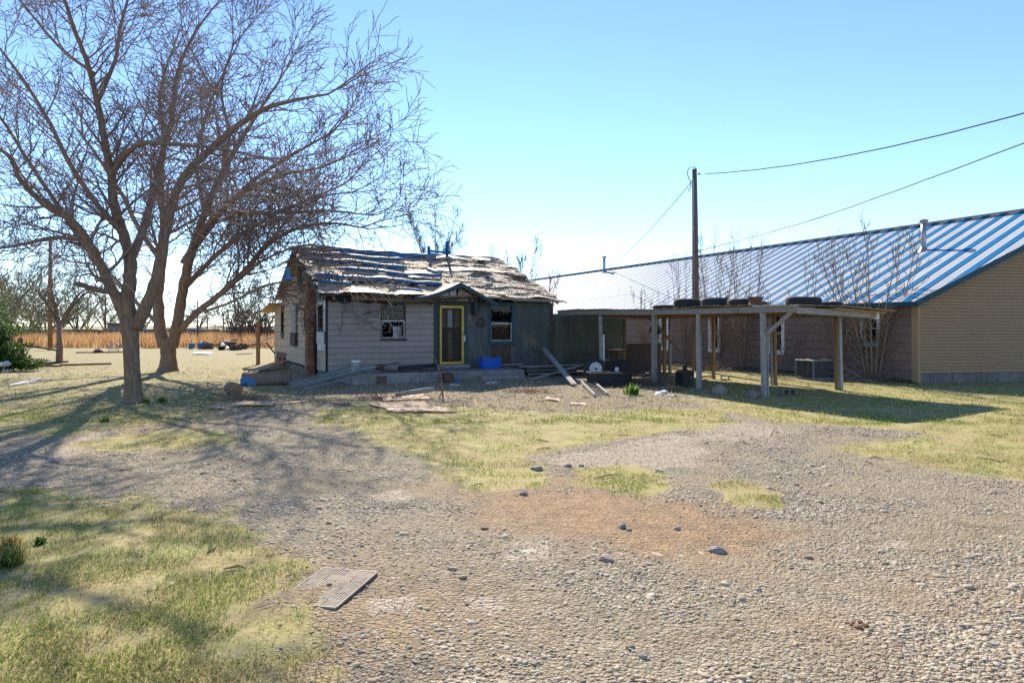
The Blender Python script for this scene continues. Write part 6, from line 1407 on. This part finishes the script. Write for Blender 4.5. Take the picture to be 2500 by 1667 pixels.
# rail fence remains
fp = empty('rail_fence', FP(75, 30), 0, 'broken old rail fence of leaning posts half in bush', 'fence')
MB().beam((-.3, 0, 0), (-.55, .1, 1.25), .14, .12).build('post', M['rail_wood'], fp)
MB().beam((-.5, -.05, 1.0), (1.25, -.1, .72), .10, .07).build('rail', M['rail_wood'], fp); MB().beam((-.9, -.05, .10), (1.35, -.05, -.02+.05), .10, .07).build('rail', M['rail_wood'], fp)
q = FP(145, 32.6); tag(MB().tube([(0, 0, -.1), (.05, 0, .8), (-.03, 0, 1.5), (.06, 0, 2.02)], [.13, .11, .10, .08], 8).build('fence_post', M['limb'], None, q), 'crooked grey post in front of the small bare tree', 'post')
for (x0, y0), (x1, y1), lb in (((145, 893), (272, 890), 'long rotten rail lying on lawn beyond the bush'), ((100, 889), (165, 885), 'short rotten rail at the foot of crooked post'), ((185, 862), (300, 861), 'grey timber lying far out on the lawn')):
    tag(MB().beam(GG(x0, y0, .04), GG(x1, y1, .05), .12, .07).build('fallen_rail', M['rail_wood']), lb, 'rail')
# white goal-like frame
q = FP(277, 45.5); t = empty('small_frame', q, 0, 'small white pipe frame with a mesh standing on lawn', 'frame')
MB().tube([(-.32, 0, 0), (-.32, 0, .62), (.32, 0, .62), (.32, 0, 0)], .035, 6).build('pipe_frame', M['white_plastic'], t)
mb = MB()
for i in range(8): mb.bb(-.31+i*.085, -.30+i*.085, -.01, .01, .12, .6)
for i in range(6): mb.bb(-.31, .31, -.01, .01, .12+i*.09, .13+i*.09)
mb.build('mesh_panel', M['grey_wood'], t)
crumple('red_bundle', pmat('faded red cloth', (.25, .07, .09), (.16, .05, .06), 6, .9, .2), FP(240, 45.2), .45, .2, .18, 'faded red bundle lying on the fallen timber', 'bundle', 41)
# reddish utility pole
q = FP(122, 50); t = empty('utility_pole', q, 0, 'reddish brown utility pole beyond the rail fence', 'utility pole')
MB().tube([(0, 0, -.2), (.0, 0, 4), (.02, 0, 8.1)], [.17, .14, .11], 10).build('shaft', M['pole_orange'], t); MB().tube([(-.9, 0, 7.7), (.0, 0, 7.85)], .03, 6).build('bracket', M['galv'], t); MB().lathe([(.02, .1), (.16, .06), (.18, 0), (0, -.03)], 10, (-.95, 0, 7.65)).build('lamp_head', M['galv'], t)
for (px, yt, Y, r, lb) in ((257, 720, 80, .11, 'dark thin pole by the low far building'), (482, 735, 60, .07, 'thin brown pole rising from dry grass behind forked tree'), (506, 776, 130, .16, 'far grey pole beyond the metal fence'), (545, 766, 125, .15, 'far lamp pole beyond the metal fence'), (563, 785, 140, .13, 'short thin pole beside the far grey shed')):
    h = CAMH-(yt-HY)/FPX*Y; t = empty('far_pole', FP(px, Y), 0, lb, 'pole'); MB().tube([(0, 0, -.2), (0, 0, h)], [r, r*.8], 8).build('shaft', M['pole_wood'], t); MB().tube([(0, 0, h-.1), (-.9, 0, h+.02)], r*.35, 5).build('arm', M['pole_wood'], t)
q = FP(1093, 62); h = CAMH+(795-590)/FPX*62; t = empty('far_pole', q, 0, 'square dark flue pole sticking up behind the house ridge', 'pole'); MB().bb(-.16, .16, -.16, .16, 0, h).build('shaft', M['pole_orange'], t); MB().bb(-.20, .20, -.20, .20, h-.12, h).build('cap', M['pole_wood'], t)
# fence post by the house
q = GG(630, 890); t = empty('fence_post', q, 0, 'brown square post with a slanting pipe near house corner', 'post'); MB().bb(-.07, .07, -.07, .07, -.2, 2.0).build('shaft', M['brown_post'], t); MB().tube([(.35, .1, 1.0), (1.0, .3, .1)], .04, 6).build('brace', M['dark_wood'], t)
# far metal fence
t = empty('metal_fence', FP(300, 80), 0, 'long low dark metal fence beyond the dry grass', 'fence')
x = -75.0; k = 0
fm = [MB().bb(0, 2.38, -.03, .03, 0, 1.28+.05*i).mesh('fence_panel', M['far_wall']) for i in range(3)]
while x < 60:
    link('fence_panel', fm[k % 3], t, (x, .05*(k % 2), 0)); x += 2.4; k += 1
for i in range(46): MB().bb(-75+i*3-.05, -75+i*3+.05, -.12, -.04, 0, 1.4).build('post', M['rail_wood'], t) if i % 3 == 0 else None
MB().beam((-75, -.06, 1.36), (60, -.06, 1.36), .05, .06).build('top_rail', M['galv'], t)
# low far buildings
for (px0, px1, yt, Y, lb, m_) in ((262, 308, 786, 90, 'low flat roofed far building behind the big trunk', 'grey_wood'), (552, 640, 797, 135, 'low grey far shed beyond the far poles', 'galv'), (395, 470, 799, 120, 'pale far shed roof behind the forked tree', 'galv')):
    x0, x1 = (px0-CX)/FPX*Y, (px1-CX)/FPX*Y; h = CAMH-(yt-HY)/FPX*Y; w = x1-x0; t = empty('far_building', (x0, Y, 0), 0, lb, 'building')
    MB().bb(0, w, 0, 5, 0, h-.3).build('wall', M[m_], t); mb = MB(); mb.hexa([(-.3, -.4, h-.35), (w+.3, -.4, h-.35), (w+.3, 5.4, h-.2), (-.3, 5.4, h-.2), (-.3, -.4, h-.15), (w+.3, -.4, h-.15), (w+.3, 5.4, h), (-.3, 5.4, h)]); mb.build('roof', M['far_wall'], t)
    for i in range(3): MB().bb(w*(.2+.25*i), w*(.2+.25*i)+w*.1, -.05, -.01, h*.35, h*.62).build('window', M['black_plastic'], t)
# dry tall grass field
def field():
    n = 30000; Y = rng.uniform(53, 78, n); X = -58+rng.random(n)*52
    X = np.where(rng.random(n) < .1, X+rng.normal(size=n)*2, X); cl = fbm(X*.5, Y*.5, 3); edge = 54+3*(fbm(X*.25, Y*0+3, 2)-.5)*2
    k = (rng.random(n) < np.clip((cl-.28)*3.5, .1, 1)) & (Y > edge); X, Y, cl = X[k], Y[k], cl[k]; n = len(X)
    h = (.55+.75*rng.random(n))*(.6+.8*cl); az = rng.random(n)*6.28; ln = .35*rng.random(n)+.08; w = .022+.02*rng.random(n)
    V = np.empty((n, 3, 3)); V[:, 0] = np.stack([X-w, Y, 0*X], 1); V[:, 1] = np.stack([X+w, Y+.01, 0*X], 1); V[:, 2] = np.stack([X+np.cos(az)*h*np.sin(ln), Y+np.sin(az)*h*np.sin(ln), h*np.cos(ln)], 1)
    pal = np.array([[.48, .27, .11], [.38, .20, .085], [.56, .36, .17], [.30, .165, .08], [.42, .30, .17]]); c = pal[rng.integers(0, 5, n)]*(.75+.5*rng.random((n, 1)))
    T = np.repeat(np.concatenate([c, np.ones((n, 1))], 1)[:, None], 3, 1).reshape(-1, 4)
    return np_mesh('dry_grass', V.reshape(-1, 3), [np.arange(n*3).reshape(-1, 3)], M['grass'], False, {'tint': T})
tag(link('dry_grass', field()), 'tall orange dry grass along the far fence', 'grass', kind='stuff')
# junk heap in the dry grass
for (px, py, w, h, lb) in ((467, 852, .36, .45, 'upright blue plastic bin beside the junk heap'), (491, 852, .42, .50, 'square blue plastic bin in front of the junk heap')):
    q = GG(px, py); t = empty('blue_bin', q, .2, lb, 'bin'); s = .5*w
    MB().hexa([(-s*.8, -s*.8, 0), (s*.8, -s*.8, 0), (s*.8, s*.8, 0), (-s*.8, s*.8, 0), (-s, -s, h*.9), (s, -s, h*.9), (s, s, h*.9), (-s, s, h*.9)]).build('body', M['blue_cloth'], t); MB().bb(-s*1.1, s*1.1, -s*1.1, s*1.1, h*.9, h).build('rim', M['blue_plastic'], t)
q = GG(530, 852)
tag(MB().hexa([(-.65, -.1, .0), (.65, 0, .05), (.5, .6, .3), (-.6, .6, .25), (-.5, 0, .55), (.6, .1, .13), (.6, .65, .5), (-.3, .6, .62)]).build('roof_scrap', M['rust'], None, q+Vector((.2, 1.2, 0))), 'rusty brown sheet of roofing thrown on the junk heap', 'scrap')
for i, (px, py, L_, a, lb) in enumerate(((515, 850, 2.2, .5, 'dark timber jutting up out of the junk heap'), (560, 853, 2.5, -.2, 'dark beam lying before the dry grass near junk'), (600, 850, 2.6, .6, 'pale pipe angled in the dry grass by house'), (618, 848, 2.2, .35, 'second pale pipe angled in grass by house'))):
    q = GG(px, py, .15); tag(MB().beam(q, q+Vector((math.cos(a)*L_, .3, abs(math.sin(a))*L_*.5)), .14, .10).build('junk_timber', M['dark_wood'] if i < 2 else M['galv']), lb, 'timber')
for i, (px, py, s) in enumerate(((505, 852, .4), (545, 854, .35), (575, 855, .3), (610, 845, .45), (590, 852, .3))): crumple('junk_lump', M['black_plastic'] if i % 2 else M['rail_wood'], GG(px, py), s*1.6, s, s*.9, 'dark lump of rubbish in the heap by dry grass', 'rubbish', 50+i, group='rubbish lumps in the far heap')
# dead brush under the carport, grass tufts, small plants
def brush(org, n, L_, spread, seed, label, mat='pale_twig', name='dead_brush', zup=.5, r=.006):
    q = random.Random(seed); polys = []
    for i in range(n):
        a = q.random()*6.283; b = Vector((q.gauss(0, spread*.4), q.gauss(0, spread*.3), 0)); d = Vector((math.cos(a), math.sin(a)*.7, q.uniform(.1, 1.2)*zup)).normalized(); p = [b]; 
        for k in range(5): d = (d+Vector((q.uniform(-.2, .2), q.uniform(-.2, .2), q.uniform(-.22, .1)))).normalized(); c = p[-1]+d*L_*q.uniform(.6, 1.2)/5; c.z = max(c.z, .01); p.append(c)
        polys.append(([tuple(v) for v in p], [r*(1-.15*k) for k in range(6)]))
    V, F = tubes(polys, 3); return tag(link(name, np_mesh(name, V, [F], M[mat], True), None, org), label, 'brush')
brush(GG(1555, 938), 220, 1.0, .9, 1, 'pale heap of dead brush between cabinet and carport post')
brush(GG(1725, 905), 160, .7, .5, 2, 'straw coloured weed clump in the sun behind carport', zup=1.2)
brush(GG(1635, 903), 140, .5, .8, 3, 'low straw weeds beside the plywood barrier', zup=1.0)
brush(GG(590, 975), 170, .55, .9, 4, 'tangle of dead stems round the sawn log')
brush(GG(940, 975), 130, .4, .8, 5, 'dead weed stems at the edge of the plywood sheets', zup=.9)
brush(GG(1290, 955), 120, .35, .9, 6, 'dry weed stems along the shade edge by planks', zup=1.0)
brush(GG(1640, 957), 60, .3, .3, 7, 'rusty dry weeds behind the white plastic bag', zup=1.3, mat='brown_post')
brush(wall_pt(1.2, .8), 200, 1.3, .8, 8, 'thick tangle of dead canes at the building corner', mat='twig', zup=.7)
brush(wall_pt(6.8, .9), 120, 1.0, 1.6, 9, 'low dead canes along the wall behind carport', mat='twig', zup=.7)
def plant(org, n, L_, label, pal, name='green_weed', w=.02, sprd=.28):
    X = np.full(n, org.x)+rng.normal(size=n)*L_*sprd; Y = np.full(n, org.y)+rng.normal(size=n)*L_*sprd*.8; c = np.array(pal)[rng.integers(0, len(pal), n)]*(.7+.6*rng.random((n, 1)))
    V, f, T = blades(X, Y, L_*(.5+.7*rng.random(n)), w, .7, c, 3); V = V-np.array([org.x, org.y, 0])
    return tag(link(name, np_mesh(name, V, [f], M['grass'], False, {'tint': T}), None, (org.x, org.y, 0)), label, 'weed')
G3 = [(.14, .24, .04), (.20, .30, .06), (.09, .17, .03)]; S3 = [(.50, .36, .15), (.40, .28, .11), (.28, .30, .07)]
plant(GG(1545, 963), 90, .30, 'bright green leafy weed on dry grass beside the ladder', G3, w=.028)
plant(GG(395, 983), 120, .16, 'green weed tuft at the foot of the spreading tree', G3, w=.012); plant(GG(355, 985), 80, .13, 'smaller green weed tuft touching the spreading trunk', G3, w=.012)
plant(GG(255, 1032), 70, .12, 'green weed tuft in the shadow of the spreading trunk', G3, w=.010)
plant(GG(20, 1385), 260, .17, 'large leaning tuft of green and straw grass on lawn', S3+G3, 'grass_tuft', .006); plant(GG(22, 1345), 200, .13, 'dry orange tuft behind the large leaning grass tuft', S3, 'grass_tuft', .006)
plant(GG(95, 1335), 40, .07, 'flat dark green broadleaf weed on the lawn', [(.05, .12, .02), (.07, .15, .03)], w=.012)
# sticks on the ground
for i, (x0, y0, x1, y1, lb) in enumerate(((505, 1360, 525, 1342, 'short dark stick on the lawn near the gravel'), (320, 1255, 345, 1240, 'dark stick on the lawn below the gravel path'), (545, 1395, 600, 1392, 'pale bent stick across the green lawn edge'), (1310, 1095, 1345, 1092, 'thin stick on the pale hardpan'), (1450, 1165, 1520, 1160, 'pale curved stick in the grass hollow'), (560, 1180, 590, 1182, 'thin pale stick on the gravel path'), (1180, 1180, 1150, 1186, 'thin twig at the edge of the centre grass'), (2120, 1122, 2155, 1124, 'thin pale stick on gravel below the carport shadow'))):
    a, b = GG(x0, y0, .012), GG(x1, y1, .012); m_ = a.lerp(b, .5)+Vector((.02, .03, .012)); tag(MB().tube([a, m_, b], [.006, .008, .004], 5).build('stick', M['dark_wood'] if i < 2 else M['pale_twig']), lb, 'stick')
q = P(702, 668, 18.5); t = empty('hanging_feeder', q, 0, 'small blue hanging feeder caught among twigs beside the gable', 'feeder')
MB().lathe([(0, .16), (.05, .16), (.06, .12), (.06, -.08), (.13, -.14), (.14, -.17), (0, -.17)], 12).build('body', M['blue_cloth'], t); MB().tube([(0, 0, .16), (.02, 0, .5)], .005, 5).build('hook', M['wire'], t)
